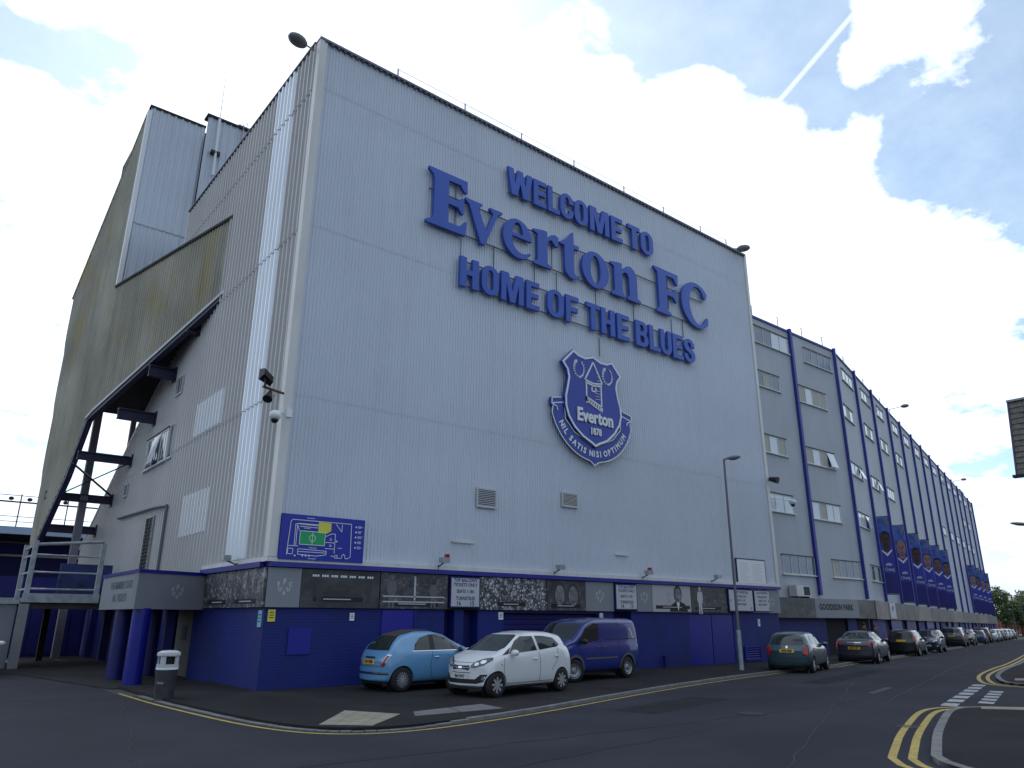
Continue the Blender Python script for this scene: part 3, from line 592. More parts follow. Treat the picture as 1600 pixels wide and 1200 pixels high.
# ticket signs
def tsign(a0, a1, lines, lab, sizes, z0=1.84, z1=2.64, arrow=None):
    r = thing('ticket_sign', lab, 'sign', W0.p((a0 + a1) / 2, .1, z0), 'square turnstile and direction signs on the fascia')
    m = MB(); m.fb(W0, a0, a1, .08, .13, z0, z1); m.build('frame', M_bluedk, r); m = MB(); m.fb(W0, a0 + .035, a1 - .035, .13, .137, z0 + .035, z1 - .035); m.build('board', M_off, r)
    for (t, da, z), s in zip(lines, sizes): write(r, W0, (a0 + a1) / 2 + da, .139, z, t, s, M_black if s > .13 else M_bluedk, bold=.003, xs=.92)
    for da in (-.25, .25): m = MB(); m.fb(W0, (a0 + a1) / 2 + da - .01, (a0 + a1) / 2 + da + .01, .06, .12, z1, z1 + .1); m.build('bracket', M_black, r)
    return r
tsign(4.94, 5.93, [('TOP BALCONY', 0, 2.55), ('TICKETS ONLY', 0, 2.43), ('SEATS 1-181', 0, 2.26), ('TURNSTILES', 0, 2.08), ('16', -.22, 1.95), ('15', .22, 1.95)], 'square grey ticket sign between the barrier photo and the cheering crowd photo', (.125, .125, .12, .125, .17, .17))
tsign(11.3, 12.32, [('TOP BALCONY', 0, 2.55), ('TICKETS ONLY', 0, 2.43), ('SEATS 1-181', 0, 2.26), ('TURNSTILES', 0, 2.08), ('14', -.22, 1.95), ('13', .22, 1.95)], 'square grey ticket sign just above the roof of the blue van', (.125, .125, .12, .125, .17, .17))
tsign(17.32, 18.87, [('CLUB TURNSTILES', 0, 2.53), ('TOP BALCONY', 0, 2.38), ('SEATS 1-181', 0, 2.24), ('MAIN STAND', .0, 2.1), ('<', -.65, 2.22), ('<', .6, 1.95)], 'wide direction sign with arrows left of its twin, behind the lamp post', (.12, .11, .11, .11, .2, .2))
tsign(18.93 + .02, 20.0, [('CLUB TURNSTILES', 0, 2.53), ('TOP BALCONY', 0, 2.38), ('SEATS 1-181', 0, 2.24), ('MAIN STAND', .0, 2.1), ('>', .42, 2.22), ('>', .42, 1.95)], 'direction sign with arrows right of its twin, near the end emblem panel', (.1, .1, .1, .1, .2, .2))
nb = thing('notice_board', 'white notice board with thin blue frame above the arrowed signs', 'sign', W0.p(19, .1, 2.8))
m = MB(); m.fb(W0, 18.02, 19.95, .05, .1, 2.8, 3.8); m.build('frame', M_bluedk, nb); m = MB(); m.fb(W0, 18.07, 19.9, .1, .107, 2.85, 3.75); m.build('board', M_white, nb)
rn = random.Random(3); m = MB()
for c in (18.2, 19.05):
    for i in range(10): m.fb(W0, c, c + rn.uniform(.45, .72), .107, .109, 3.6 - i * .07, 3.615 - i * .07)
m.build('small_print', M_off, nb)
# stadium map sign
mp = thing('stadium_map_sign', 'blue stadium plan sign with green pitch and yellow section on the grey cladding', 'sign', W0.p(1.25, .1, 2.87))
FM = Fr((0.10, -.11), (1, 0)); X0, Z0, XW, ZH = .04, 2.86, 2.15, 1.04
m = MB(); m.fb(FM, X0, X0 + XW, -.03, .04, Z0, Z0 + ZH); m.build('board', M_sign, mp)
def q2(u, v): return (X0 + (u - 5) / 1490 * XW, Z0 + ZH * (1 - v))
def rectline(pts, w=.012, close=True, par=mp, mat=M_white, o=.043):
    mb = MB(); L_ = list(zip(pts, pts[1:] + (pts[:1] if close else [])))[:len(pts) if close else len(pts) - 1]
    for a, b in L_:
        d = Vector((b[0] - a[0], b[1] - a[1])); 
        if d.length < 1e-6: continue
        d.normalize(); n = Vector((-d.y, d.x)) * w / 2; mb.prism(FM, [(a[0] - n.x, a[1] - n.y), (b[0] - n.x, b[1] - n.y), (b[0] + n.x, b[1] + n.y), (a[0] + n.x, a[1] + n.y)], o - .003, o)
    return mb
def uv(l): return [(X0 + .1 + u * (XW - .1), Z0 + ZH * v) for u, v in l]
ol = MB()
for pts, cl in (([(.04, .1), (.06, .83), (.08, .88), (.82, .88), (.83, .12), (.8, .08), (.66, .08)], False), ([(.12, .3), (.12, .78), (.15, .8), (.45, .8)], False), ([(.14, .32), (.14, .78), (.17, .64)], False), ([(.17, .74), (.4, .73)], False), ([(.16, .79), (.42, .78)], False),
                ([(.62, .1), (.62, .62), (.57, .62), (.5, .55)], False), ([(.5, .42), (.62, .42)], False), ([(.5, .28), (.62, .28)], False), ([(.04, .3), (.17, .3)], False), ([(.05, .12), (.05, .24), (.11, .24), (.11, .12)], True), ([(.17, .12), (.17, .24), (.52, .22), (.52, .14), (.4, .1), (.17, .12)], False), ([(.17, .18), (.52, .18)], False),
                ([(.62, .85), (.7, .68), (.7, .85)], False), ([(.63, .08), (.66, .08), (.66, .14), (.63, .14)], True), ([(.72, .08), (.76, .08), (.76, .14), (.74, .18), (.72, .14)], True), ([(.58, .12), (.62, .12), (.62, .18)], False)):
    r = rectline(uv(pts), .014, cl); ol.add(r.v, r.f)
ol.build('plan_outline', M_white, mp)
m = MB(); (a0, z0), (a1, z1) = uv([(.18, .34), (.49, .64)]); m.fb(FM, a0, a1, .0405, .044, z0, z1); pt = m.build('pitch', M_green, mp)
r = rectline([(a0, z0), (a1, z0), (a1, z1), (a0, z1)], .014, True, o=.047); r2 = rectline([((a0 + a1) / 2, z0), ((a0 + a1) / 2, z1)], .012, False, o=.047); r.add(r2.v, r2.f); r3 = rectline(arc((a0 + a1) / 2, (z0 + z1) / 2, .075, .075, 0, 345, 16), .012, True, o=.0475); r.add(r3.v, r3.f); r.build('pitch_line', M_white, pt)
m = MB(); m.prism(FM, uv([(.40, .62), (.51, .62), (.56, .68), (.56, .86), (.40, .87)]), .0405, .046); m.build('yellow_section', M_yellow, mp)
m = MB(); rn = random.Random(8)
for i in range(5):
    c, z = uv([(.9, .82 - i * .12)])[0]; m.prism(FM, arc(c - .03, z, .022, .022, 0, 330, 10), .041, .044)
    for k in range(3): m.fb(FM, c + .02, c + .02 + rn.uniform(.07, .14), .041, .0435, z + .02 - k * .022, z + .03 - k * .022)
for u, v, w in ((.25, .93, .2), (.3, .27, .2), (.3, .03, .2), (.22, .7, .16), (.5, .5, .0), (.66, .3, .12), (.55, .5, .06), (.55, .47, .06), (.55, .36, .06), (.55, .33, .06)):
    a, z = uv([(u, v)])[0]; m.fb(FM, a, a + w, .041, .0435, z, z + .012)
for u, v in ((.13, .07), (.22, .08), (.26, .08), (.3, .08), (.63, .44)):
    a, z = uv([(u, v)])[0]; m.fb(FM, a, a + .04, .041, .0435, z, z + .035)
m.build('small_print', M_white, mp)
# ------------------------------------------------------------------ big lettering
t_, h_ = .30, .17
G = {
 'E': [[(0, 0), (1, 0), (1, h_), (.36, h_), (.36, .42), (.93, .42), (.93, .585), (.36, .585), (.36, 1 - h_), (1, 1 - h_), (1, 1), (0, 1)]],
 'F': [[(0, 0), (.36, 0), (.36, .42), (.93, .42), (.93, .585), (.36, .585), (.36, 1 - h_), (1, 1 - h_), (1, 1), (0, 1)]],
 'L': [[(0, 0), (1, 0), (1, h_), (.38, h_), (.38, 1), (0, 1)]],
 'T': [[(.32, 0), (.68, 0), (.68, 1 - h_), (1, 1 - h_), (1, 1), (0, 1), (0, 1 - h_), (.32, 1 - h_)]],
 'H': [[(0, 0), (.34, 0), (.34, .42), (.66, .42), (.66, 0), (1, 0), (1, 1), (.66, 1), (.66, .59), (.34, .59), (.34, 1), (0, 1)]],
 'W': [[(.16, 0), (.38, 0), (.5, .52), (.62, 0), (.84, 0), (1, 1), (.78, 1), (.71, .42), (.6, 1), (.4, 1), (.29, .42), (.22, 1), (0, 1)]],
 'M': [[(0, 0), (.22, 0), (.22, .66), (.39, 0), (.61, 0), (.78, .66), (.78, 0), (1, 0), (1, 1), (.67, 1), (.5, .38), (.33, 1), (0, 1)]],
 'O': [arc(.5, .7, .5, .3, 0, 180, 10) + arc(.5, .3, .5, .3, 180, 360, 10), arc(.5, .7, .17, .15, 0, 180, 8) + arc(.5, .3, .17, .15, 180, 360, 8)],
 'C': [arc(.5, .7, .5, .3, 0, 180, 10) + arc(.5, .3, .5, .3, 180, 360, 10) + [(1, .38), (.68, .38)] + arc(.5, .3, .17, .15, 360, 180, 8) + arc(.5, .7, .17, .15, 180, 0, 8) + [(.67, .62), (1, .62)]],
 'U': [[(0, 1), (0, .3)] + arc(.5, .3, .5, .3, 180, 360, 12) + [(1, 1), (.66, 1), (.66, .3)] + arc(.5, .3, .16, .14, 360, 180, 8) + [(.34, 1)]],
 'B': [[(0, 0), (.55, 0)] + arc(.58, .27, .42, .27, -80, 60, 8) + [(.86, .53)] + arc(.56, .74, .40, .26, -30, 90, 8) + [(.5, 1), (0, 1)], [(.34, .15), (.34, .43), (.52, .43)] + arc(.54, .29, .14, .14, 80, -80, 6) + [(.5, .15)], [(.34, .59), (.34, .85), (.5, .85)] + arc(.52, .72, .13, .13, 80, -80, 6) + [(.5, .59)]],
 'S': [arc(.5, .71, .48, .29, 0, 180, 10) + [(.02, .66), (.08, .56), (.2, .48), (.56, .36), (.64, .28)] + arc(.49, .27, .16, .12, 0, -180, 8) + [(.33, .34), (0, .34)] + arc(.5, .29, .5, .29, 180, 360, 12) + [(1, .38), (.92, .47), (.8, .53), (.42, .66), (.36, .71)] + arc(.5, .74, .15, .11, 170, 0, 8) + [(.65, .66), (.98, .66)]],
}
def rib(fr, m, a, z0, z1, o0=-.0, o1=.05): m.fb(fr, a, a + .02, o0, o1, z0, z1)
def sign_line(name, lab, items, z0, z1, serif=False):
    r = thing(name, lab, 'sign lettering', W0.p(items[0][1], .1, z0), 'raised blue lettering on the grey facade')
    for ch, a0, a1 in items:
        c = ch if serif else [[(a0 + (a1 - a0) * u, z0 + (z1 - z0) * v) for u, v in k] for k in G[ch]]
        vs, fs = flat(c, .11); m = MB(); m.add([W0.p(q[0], .17 + q[2], q[1]) for q in vs], fs); m.build('letter', M_letter, r)
    A, B = items[0][1], items[-1][2]
    for z in ((z0 + .08, z1 - .1)): m = MB(); m.fb(W0, A + .1, B - .1, .075, .11, z, z + .03); m.build('support_rail', M_dgrey, r)
    return r
sign_line('welcome_lettering', 'blue raised capitals reading WELCOME TO, top line', [('W', 6.74, 7.82), ('E', 7.88, 8.46), ('L', 8.54, 9.09), ('C', 9.13, 9.76), ('O', 9.82, 10.48), ('M', 10.6, 11.6), ('E', 11.72, 12.34), ('T', 12.66, 13.34), ('O', 13.38, 14.1)], 15.1, 16.1)
sign_line('home_lettering', 'blue raised capitals reading HOME OF THE BLUES, bottom line', [('H', 4.91, 5.61), ('O', 5.73, 6.4), ('M', 6.5, 7.42), ('E', 7.54, 8.1), ('O', 8.46, 9.2), ('F', 9.3, 9.9), ('T', 10.28, 10.95), ('H', 11.01, 11.7), ('E', 11.82, 12.47), ('B', 12.82, 13.5), ('L', 13.57, 14.18), ('U', 14.22, 14.86), ('E', 14.94, 15.56), ('S', 15.62, 16.3)], 11.15, 12.14)
zb, zt, zx = 12.85, 14.78, 14.18
gE = [[(3.62, zb), (5.06, zb), (5.12, 13.34), (5.02, 13.32), (4.86, 13.1), (4.4, 13.1), (4.4, 13.74), (4.76, 13.74), (4.9, 13.56), (4.98, 13.56), (4.98, 14.12), (4.9, 14.12), (4.76, 13.96), (4.4, 13.96), (4.4, 14.56), (4.84, 14.56), (5.0, 14.36), (5.1, 14.36), (5.1, zt), (3.66, zt), (3.66, 14.7), (3.84, 14.56), (3.88, 14.4), (3.88, 13.2), (3.84, 13.05), (3.62, 12.94)]]
gv = [[(5.66, 12.8), (5.82, 12.8), (6.34, 14.05), (6.52, 14.14), (6.52, zx + .03), (6.0, zx + .03), (6.0, 14.14), (6.14, 14.02), (5.86, 13.3), (5.56, 14.02), (5.7, 14.14), (5.7, zx + .03), (5.04, zx + .03), (5.04, 14.14), (5.2, 14.02)]]
ge = [arc(7.17, 13.52, .62, .70, 8, 180, 14) + arc(7.22, 13.52, .67, .72, 180, 322, 12) + [(7.66, 13.12)] + arc(7.36, 13.5, .44, .50, 305, 186, 10) + [(6.94, 13.56), (7.79, 13.56)], [(6.94, 13.68), (7.38, 13.68)] + arc(7.17, 13.68, .22, .42, 10, 170, 10)]
gr = [[(7.86, zb), (8.66, zb), (8.66, 12.93), (8.48, 13.02), (8.48, 13.75), (8.56, 13.92), (8.68, 13.96), (8.84, 13.8), (8.98, 13.8), (9.0, 14.16), (8.86, 14.22), (8.66, 14.16), (8.48, 13.98), (8.48, 14.22), (8.3, 14.22), (7.86, 14.14), (7.86, 14.06), (8.04, 14.0), (8.04, 13.02), (7.86, 12.93)]]
gt = [[(9.28, 14.0), (9.28, 13.2), (9.34, 12.98), (9.5, 12.84), (9.7, 12.8), (9.98, 12.92), (9.98, 13.0), (9.84, 12.98), (9.74, 13.04), (9.72, 13.2), (9.72, 14.0), (9.98, 14.0), (9.98, 14.16), (9.72, 14.16), (9.72, 14.62), (9.66, 14.62), (9.4, 14.3), (9.08, 14.08), (9.08, 14.0)]]
go = [arc(10.8, 13.51, .68, .71, 0, 352, 30), arc(10.8, 13.51, .25, .56, 0, 352, 24)]
gn = [[(11.6, zb), (12.34, zb), (12.34, 12.93), (12.2, 13.02), (12.2, 13.78), (12.36, 13.92), (12.5, 13.9), (12.58, 13.76), (12.58, 13.02), (12.46, 12.93), (12.46, zb), (13.2, zb), (13.2, 12.93), (13.02, 13.02), (13.02, 13.84), (12.9, 14.12), (12.7, 14.24), (12.48, 14.2), (12.2, 13.98), (12.2, 14.22), (12.04, 14.22), (11.6, 14.14), (11.6, 14.06), (11.78, 14.0), (11.78, 13.02), (11.6, 12.93)]]
gF = [[(14.1, zb), (14.98, zb), (14.98, 12.94), (14.8, 13.04), (14.78, 13.15), (14.78, 13.7), (15.16, 13.7), (15.3, 13.52), (15.38, 13.52), (15.38, 14.08), (15.3, 14.08), (15.16, 13.92), (14.78, 13.92), (14.78, 14.54), (15.24, 14.54), (15.4, 14.3), (15.5, 14.3), (15.52, 14.76), (14.06, 14.76), (14.06, 14.68), (14.26, 14.56), (14.28, 14.4), (14.28, 13.15), (14.26, 13.04), (14.1, 12.94)]]
gC = [arc(16.66, 13.78, .98, 1.0, 42, 180, 14) + arc(16.66, 13.78, .98, 1.0, 180, 312, 16) + [(17.36, 13.36), (17.26, 13.36)] + arc(16.74, 13.78, .56, .84, 300, 60, 22) + [(17.18, 14.2), (17.3, 14.2)]]
sign_line('club_name_lettering', 'large blue raised serif lettering of the club name, middle line', [(gE, 3.66, 5.1), (gv, 5, 6), (ge, 6, 7), (gr, 7, 8), (gt, 8, 9), (go, 9, 10), (gn, 11, 12), (gF, 14, 15), (gC, 15.7, 17.3)], zb, zx, True)
m = MB()
for i_, (x, z0, z1) in enumerate(((5.0, 12.2, 12.8), (6.28, 12.2, 13.0), (8.0, 12.2, 12.8), (9.0, 12.2, 12.9), (10.9, 12.2, 12.8), (12.9, 12.2, 12.8), (15.1, 12.2, 12.8), (15.8, 12.2, 13), (4.75, 13.1, 14.6), (11.0, 10.3, 11.0), (15.0, 13.2, 14.5), (8.8, 13.0, 14.0))): m = MB(); rib(W0, m, x, z0, z1, .06, .085); m.build('cable_conduit', M_dgrey, cb)
# crest
cr = thing('club_crest', 'large blue and white shield crest with tower, wreaths and motto scroll', 'emblem', W0.p(10.45, .1, 6.5))
sh = [(9.53, 10.17), (9.78, 10.05), (10.08, 10.01), (10.45, 10.14), (10.82, 10.01), (11.12, 10.02), (11.39, 10.14), (11.86, 9.64), (11.66, 9.4), (11.6, 9.17), (11.68, 8.8), (11.78, 8.5), (11.8, 8.2), (11.7, 7.87), (11.42, 7.5), (11.05, 7.2), (10.62, 7.02), (10.46, 6.93), (10.30, 7.02), (9.87, 7.2), (9.5, 7.47), (9.24, 7.8), (9.12, 8.15), (9.12, 8.5), (9.2, 8.8), (9.28, 9.16), (9.22, 9.4), (9.0, 9.64)]
def inset(poly, d):
    c = []; n = len(poly)
    for i in range(n):
        p0, p, p1 = Vector(poly[i - 1]), Vector(poly[i]), Vector(poly[(i + 1) % n]); t1 = (p - p0).normalized(); t2 = (p1 - p).normalized(); n1 = Vector((t1.y, -t1.x)); n2 = Vector((t2.y, -t2.x)); nn = (n1 + n2); nn = nn / max(.4, nn.length_squared / 2) * 1.0
        c.append((p.x + nn.x * d, p.y + nn.y * d))
    return c
def crp(mb, contours, o0, o1):
    vs, fs = flat(contours, o1 - o0); return mb.add([W0.p(q[0], (o0 + o1) / 2 + q[2], q[1]) for q in vs], fs)
scr = [(9.1, 8.2), (8.72, 8.12), (8.66, 7.84)] + arc(10.47, 8.42, 1.9, 1.9, 200, 262, 12)[1:] + [(10.32, 6.5), (10.47, 6.40), (10.62, 6.5)] + arc(10.47, 8.42, 1.9, 1.9, 278, 340, 12)[:-1] + [(12.28, 7.84), (12.22, 8.12), (11.86, 8.2), (11.8, 7.7), (11.4, 7.3), (10.47, 6.9), (9.54, 7.3), (9.14, 7.7)]
crp(MB(), [scr], .1, .2).build('scroll', M_crest, cr)
m = MB(); crp(m, [inset(scr, .03), inset(scr, .065)], .2, .212); m.build('scroll_outline', M_white, cr)
crp(MB(), [sh], .14, .27).build('shield', M_crest, cr)
crp(MB(), [inset(sh, .015), inset(sh, .085)], .27, .285).build('shield_outline', M_white, cr)
FC_ = W0
tw = [(10.45, 9.88), (10.08, 9.2), (10.12, 8.47), (10.78, 8.47), (10.82, 9.2)]
m = MB()
def ln(m, a, b, w=.05, o=.285):
    a = Vector(a); b = Vector(b); d = (b - a).normalized(); n = Vector((-d.y, d.x)) * w / 2; m.prism(W0, [tuple(a - n), tuple(b - n), tuple(b + n), tuple(a + n)], o - .014, o + .01)
for a, b in (((10.45, 9.9), (10.04, 9.2)), ((10.45, 9.9), (10.86, 9.2)), ((10.04, 9.2), (10.45, 9.13)), ((10.45, 9.13), (10.86, 9.2)), ((10.06, 9.12), (10.45, 9.05)), ((10.45, 9.05), (10.84, 9.12)), ((10.1, 9.1), (10.1, 8.4)), ((10.8, 9.1), (10.8, 8.4)), ((10.08, 8.62), (10.84, 8.36)), ((10.08, 8.48), (10.84, 8.20)), ((10.1, 8.62), (10.1, 8.45)), ((10.82, 8.4), (10.82, 8.2)), ((10.36, 9.0), (10.36, 8.86)), ((10.54, 9.0), (10.54, 8.86)), ((10.36, 8.86), (10.54, 8.86))): ln(m, a, b)
for i in range(7): ln(m, (10.13 + i * .105, 8.6 - i * .038), (10.13 + i * .105, 8.46 - i * .038), .045)
for i in range(5): ln(m, (10.55 + i * .02, 9.1 + .0), (10.78, 9.0 - i * .1), .012) if i == 0 else ln(m, (10.52, 9.0 - i * .1), (10.78, 9.02 - i * .1), .014)
for i in range(4): ln(m, (10.56 + .06 * (3 - i) * .3, 9.28 + i * .13), (10.78 - i * .075, 9.28 + i * .13), .012)
m.build('tower_emblem', M_white, cr)
for cx in (9.78, 11.14):
    m = MB()
    for sgn in (-1, 1):
        for i in range(8):
            a = R(-80 + i * 19) if sgn > 0 else R(180 + 80 - i * 19); x = cx + .2 * math.cos(a); z = 9.53 + .25 * math.sin(a)
            for e in (-.5, .7):
                t = a + e; m.prism(W0, [(x - .015, z), (x + .06 * math.cos(t) - .03, z + .06 * math.sin(t) + .03), (x + .10 * math.cos(t + .5 * sgn), z + .10 * math.sin(t + .5 * sgn)), (x + .03, z - .03)], .272, .29)
    m.build('wreath', M_white, cr)
write(cr, W0, 10.47, .30, 7.93, 'Everton', .62, M_white, 'lettering', xs=.86, depth=.04, bold=.02)
write(cr, W0, 10.47, .30, 7.45, '1878', .33, M_white, 'lettering', xs=.8, depth=.03, bold=.008)
mot = 'NIL SATIS NISI OPTIMUM'; n = len(mot); m = MB()
wts = [.45 if c in ' I' else 1.25 if c == 'M' else .95 for c in mot]; tot = sum(wts); acc = 0
for ch, w in zip(mot, wts):
    th = R(208 + (332 - 208) * (acc + w / 2) / tot); acc += w
    if ch == ' ': continue
    v, f = text2d(ch, .27, xs=.9, bold=.013); c_, s_ = math.cos(th + math.pi / 2), math.sin(th + math.pi / 2); px_, pz_ = 10.47 + 1.70 * math.cos(th), 8.42 + 1.70 * math.sin(th)
    m.add([W0.p(px_ + q[0] * c_ - q[1] * s_, .216, pz_ + q[0] * s_ + q[1] * c_) for q in v], f)
m.build('motto', M_white, cr)
for sg in (-1, 1):
    f_ = lambda x, z: (10.46 + sg * x, z)
    m = MB()
    for a, b in (((1.86, 8.12), (1.86, 8.32)), ((1.86, 8.32), (1.45, 8.40)), ((1.86, 8.12), (1.66, 8.06)), ((1.66, 8.06), (1.62, 7.94))): ln(m, f_(*a), f_(*b), .035, .22)
    m.build('ribbon_fold', M_white, cr)
    crp(MB(), [[f_(1.36, 8.0), f_(1.88, 8.08), f_(1.88, 8.34), f_(1.36, 8.42)][::sg]], .09, .205).build('ribbon_end', M_crest, cr)
# ------------------------------------------------------------------ gable building behind
gb = thing('gable_stand', 'weathered brown corrugated gable with grey upper wall behind the corner building', 'stadium building', BR.p(9, 0, 4))
bp = [(0, 11.8), (0, 14.5), (8.87, 14.5), (8.87, 23.2), (13.9, 15.2), (12.9, 4.1), (12.3, 4.4), (10.6, 6.8), (9.5, 9.1)]
bp1 = [(0, 11.8), (0, 14.5), (8.86, 14.5), (8.86, 9.25)]; bp2 = [(8.87, 9.25), (8.87, 23.15), (13.55, 15.3), (13.0, 5.0), (12.85, 4.1), (12.3, 4.4), (10.5, 6.9), (9.42, 9.1)]
corrug(BR, bp1, .18, .04, 0).build('gable_sheet', M_brown, gb)
mb = MB()
def poly_upper(a):
    return 23.15 - (a - 8.87) * (23.15 - 15.3) / (13.55 - 8.87)
def poly_lower(a):
    P_ = [(8.87, 9.25), (9.42, 9.1), (10.5, 6.9), (12.3, 4.4), (12.85, 4.1)]
    for (x0, y0), (x1, y1) in zip(P_, P_[1:]):
        if x0 <= a <= x1: return y0 + (y1 - y0) * (a - x0) / (x1 - x0)
    return 4.1 + (a - 12.85) * (15.3 - 4.1) / (13.55 - 12.85)
n = 104; prev = None
for i in range(n + 1):
    a = 8.87 + (13.55 - 8.87) * i / n; o = .04 if i % 4 in (1, 2) else 0
    cur = (BR.p(a, o, poly_lower(a)), BR.p(a, o, poly_upper(a)))
    if prev: mb.add([prev[0], cur[0], cur[1], prev[1]], [(0, 1, 2, 3)])
    prev = cur
mb.build('gable_sheet', M_brown, gb)
m = MB(); m.prism(BR, [(0.02, 11.85), (.02, 14.45), (8.84, 14.45), (8.9, 23.0), (13.4, 15.3), (12.75, 4.2), (12.3, 4.5), (10.5, 7.0), (9.42, 9.2), (8.87, 9.3)], -.25, -.03); m.build('gable_backing', M_soff, gb)
def edge(fr, pts, w, o0, o1, name, mat, par):
    for a, b in zip(pts, pts[1:]):
        m = MB(); a = Vector(a); b = Vector(b); d = (b - a).normalized(); nn = Vector((-d.y, d.x)) * w / 2; m.prism(fr, [tuple(a - nn), tuple(b - nn), tuple(b + nn), tuple(a + nn)], o0, o1); m.build(name, mat, par)
edge(BR, [(-.1, 11.74), (8.87, 9.25), (9.42, 9.02)], .1, .045, .09, 'edge_flashing', M_off, gb)
edge(BR, [(-.1, 11.62), (8.87, 9.1), (9.35, 8.95), (10.4, 6.8), (12.2, 4.3)], .12, -.16, .05, 'edge_girder', M_darkst, gb)
edge(BR, [(-.05, 14.55), (8.9, 14.55)], .1, -.1, .08, 'top_flashing', M_soff, gb)
edge(BR, [(8.85, 14.5), (8.85, 23.2)], .12, -.1, .07, 'corner_trim', M_white, gb)
edge(BR, [(8.87, 23.22), (13.6, 15.3)], .08, -.2, .06, 'verge_trim', M_brown, gb)
m = MB(); m.prism(BR, [(13.1, 16.4), (13.9, 14.9), (13.2, 14.95)], -.5, -.1); m.build('eaves_end', M_white, gb)
corrug(UP, [(-1.75, 17.6), (.62, 17.6), (.62, 23.4), (-1.75, 23.4)], .3, .05, .03, .4).build('upper_sheet', M_gray, gb)
corrug(UP, [(-1.75, 13), (.9, 13), (.9, 17.62), (-1.75, 17.62)], .3, .05, .0, .4).build('upper_sheet', M_gray, gb)
corrug(UP, [(.62, 15), (14, 15), (14, 23.95), (.62, 23.95)], .3, .05, .25, .4).build('upper_sheet', M_gray, gb)
m = MB(); m.fb(UP, -1.8, .62, -.2, .1, 23.4, 23.5); m.fb(UP, .55, 14, -.2, .36, 23.95, 24.05); m.build('capping', M_soff, gb)
m = MB(); m.fb(UP, -1.7, 14, -5.5, -.02, 15, 23.2); m.build('upper_core', M_soff, gb)
# dark raked underside, seen through the opening
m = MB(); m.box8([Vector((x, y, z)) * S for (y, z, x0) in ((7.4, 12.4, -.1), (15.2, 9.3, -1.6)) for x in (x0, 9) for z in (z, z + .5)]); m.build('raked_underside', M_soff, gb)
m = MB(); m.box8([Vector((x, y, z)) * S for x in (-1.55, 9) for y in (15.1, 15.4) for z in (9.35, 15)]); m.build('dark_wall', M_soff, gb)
for i, (y, z) in enumerate([(8.33, 11.08), (10.67, 9.99), (12.64, 8.74), (15.61, 7.57), (18.15, 6.26), (20.47, 5.18)]):
    x0 = -1.8 * (y - 6.2) / 8.7 if i < 5 else -2.1; m = MB()
    hh = .2 if i < 3 else .16
    for a, b, w in ((z - hh, z - hh + .05, .12), (z + hh - .05, z + hh, .12), (z - hh + .05, z + hh - .05, .03)):
        m.box8([Vector((x, yy, q)) * S for x in (x0 - .05, .03) for yy in (y - w, y + w) for q in (a, b)])
    m.box8([Vector((x, yy, q)) * S for x in (-.12, -.06) for yy in (y - .2, y + .2) for q in (z - .26, z + .26)])
    m.build('tie_beam', M_darkst, gb)
m = MB(); m.cyl(Vector((-2.05, 16.0, 7.3)) * S, Vector((-.05, 18.1, 6.4)) * S, .05, 6); m.cyl(Vector((-.1, 15.7, 7.5)) * S, Vector((-2.2, 18, 6.2)) * S, .03, 6); m.build('brace', M_darkst, gb)
edge(SD, [(10.4, 11.5), (16.68, 8.42), (22.3, 5.35), (23.6, 4.6)], .1, -.1, .08, 'raked_flashing', M_trim, cb)
for x, y, w, t in ((-1.12, 18.2, .14, 11.6), (.25, 18, .1, 12.4)):
    m = MB(); m.box8([Vector((x + a, y + b, z)) * S for a in (-w, w) for b in (-w, w) for z in (0, t)]); m.build('column', pm('column_grey', (.20, .19, .23), .6, var=.15, vs=(2, 2, 1)), gb)
ant = thing('roof_antenna', 'thin whip aerial on a white bracket pole above the rear roof', 'antenna', UP.p(1.1, .5, 20.8))
m = MB(); m.cyl(UP.p(1.13, .45, 20.86), UP.p(1.08, .45, 23.9), .07, 8); m.build('pole', M_white, ant); m = MB(); m.cyl(UP.p(1.08, .45, 23.9), UP.p(1.05, .45, 28.2), .022, 5, .008); m.build('whip', M_off, ant); m = MB(); m.fb(UP, .9, 1.3, .28, .5, 22.0, 22.15); m.build('bracket', M_black, ant)
an2 = thing('roof_antenna', 'small cluster of aerials on the rear roof near the facade edge', 'antenna', UP.p(2.4, .2, 24))
m = MB()
for a in (2.1, 2.25, 2.4, 2.55): m.cyl(UP.p(a, .2, 24.0), UP.p(a + .02, .2, 24.0 + random.uniform(.2, .5)), .02, 5)
m.fb(UP, 2.0, 2.6, .15, .25, 24.15, 24.19); m.fb(UP, 2.2, 2.22, .3, .4, 22, 24.2); m.build('mast', M_galv, an2)
# ------------------------------------------------------------------ entrance canopy
cn = thing('entrance_canopy', 'grey entrance canopy with blue top edge on blue columns beside the corner', 'canopy', Vector((-1, 4.5, 0)) * S)
FCN = Fr((-1.9, 3.5), (1.9, .75)); SCN = Fr((-1.9, 3.5), (0, 1)); SCN.n = Vector((-1, 0, 0))
m = MB(); m.fb(FCN, 0, 2.05, -.15, 0, 1.76, 2.63); c1 = m.build('front_fascia', M_fasc, cn); emblem(c1, FCN, 1.15, 2.2, .008, .7)
m = MB(); m.fb(SCN, .12, 4.0, -.15, 0, 1.76, 2.63); c2 = m.build('side_fascia', M_fasc, cn)
write(c2, SCN, 1.7, .006, 2.36, 'THE MEMBERS SUITE'[::1], .24, M_soff, bold=.004) if False else None
FT = Fr((-1.9, 7.5), (0, -1)); FT.n = Vector((-1, 0, 0))
write(c2, FT, 2.3, .006, 2.36, 'THE MEMBERS SUITE', .27, pm('faded_letter', (.10, .105, .13), .5), bold=.004); write(c2, FT, 2.3, .006, 2.04, 'ALL TICKETS', .27, MATS['faded_letter'], bold=.004)
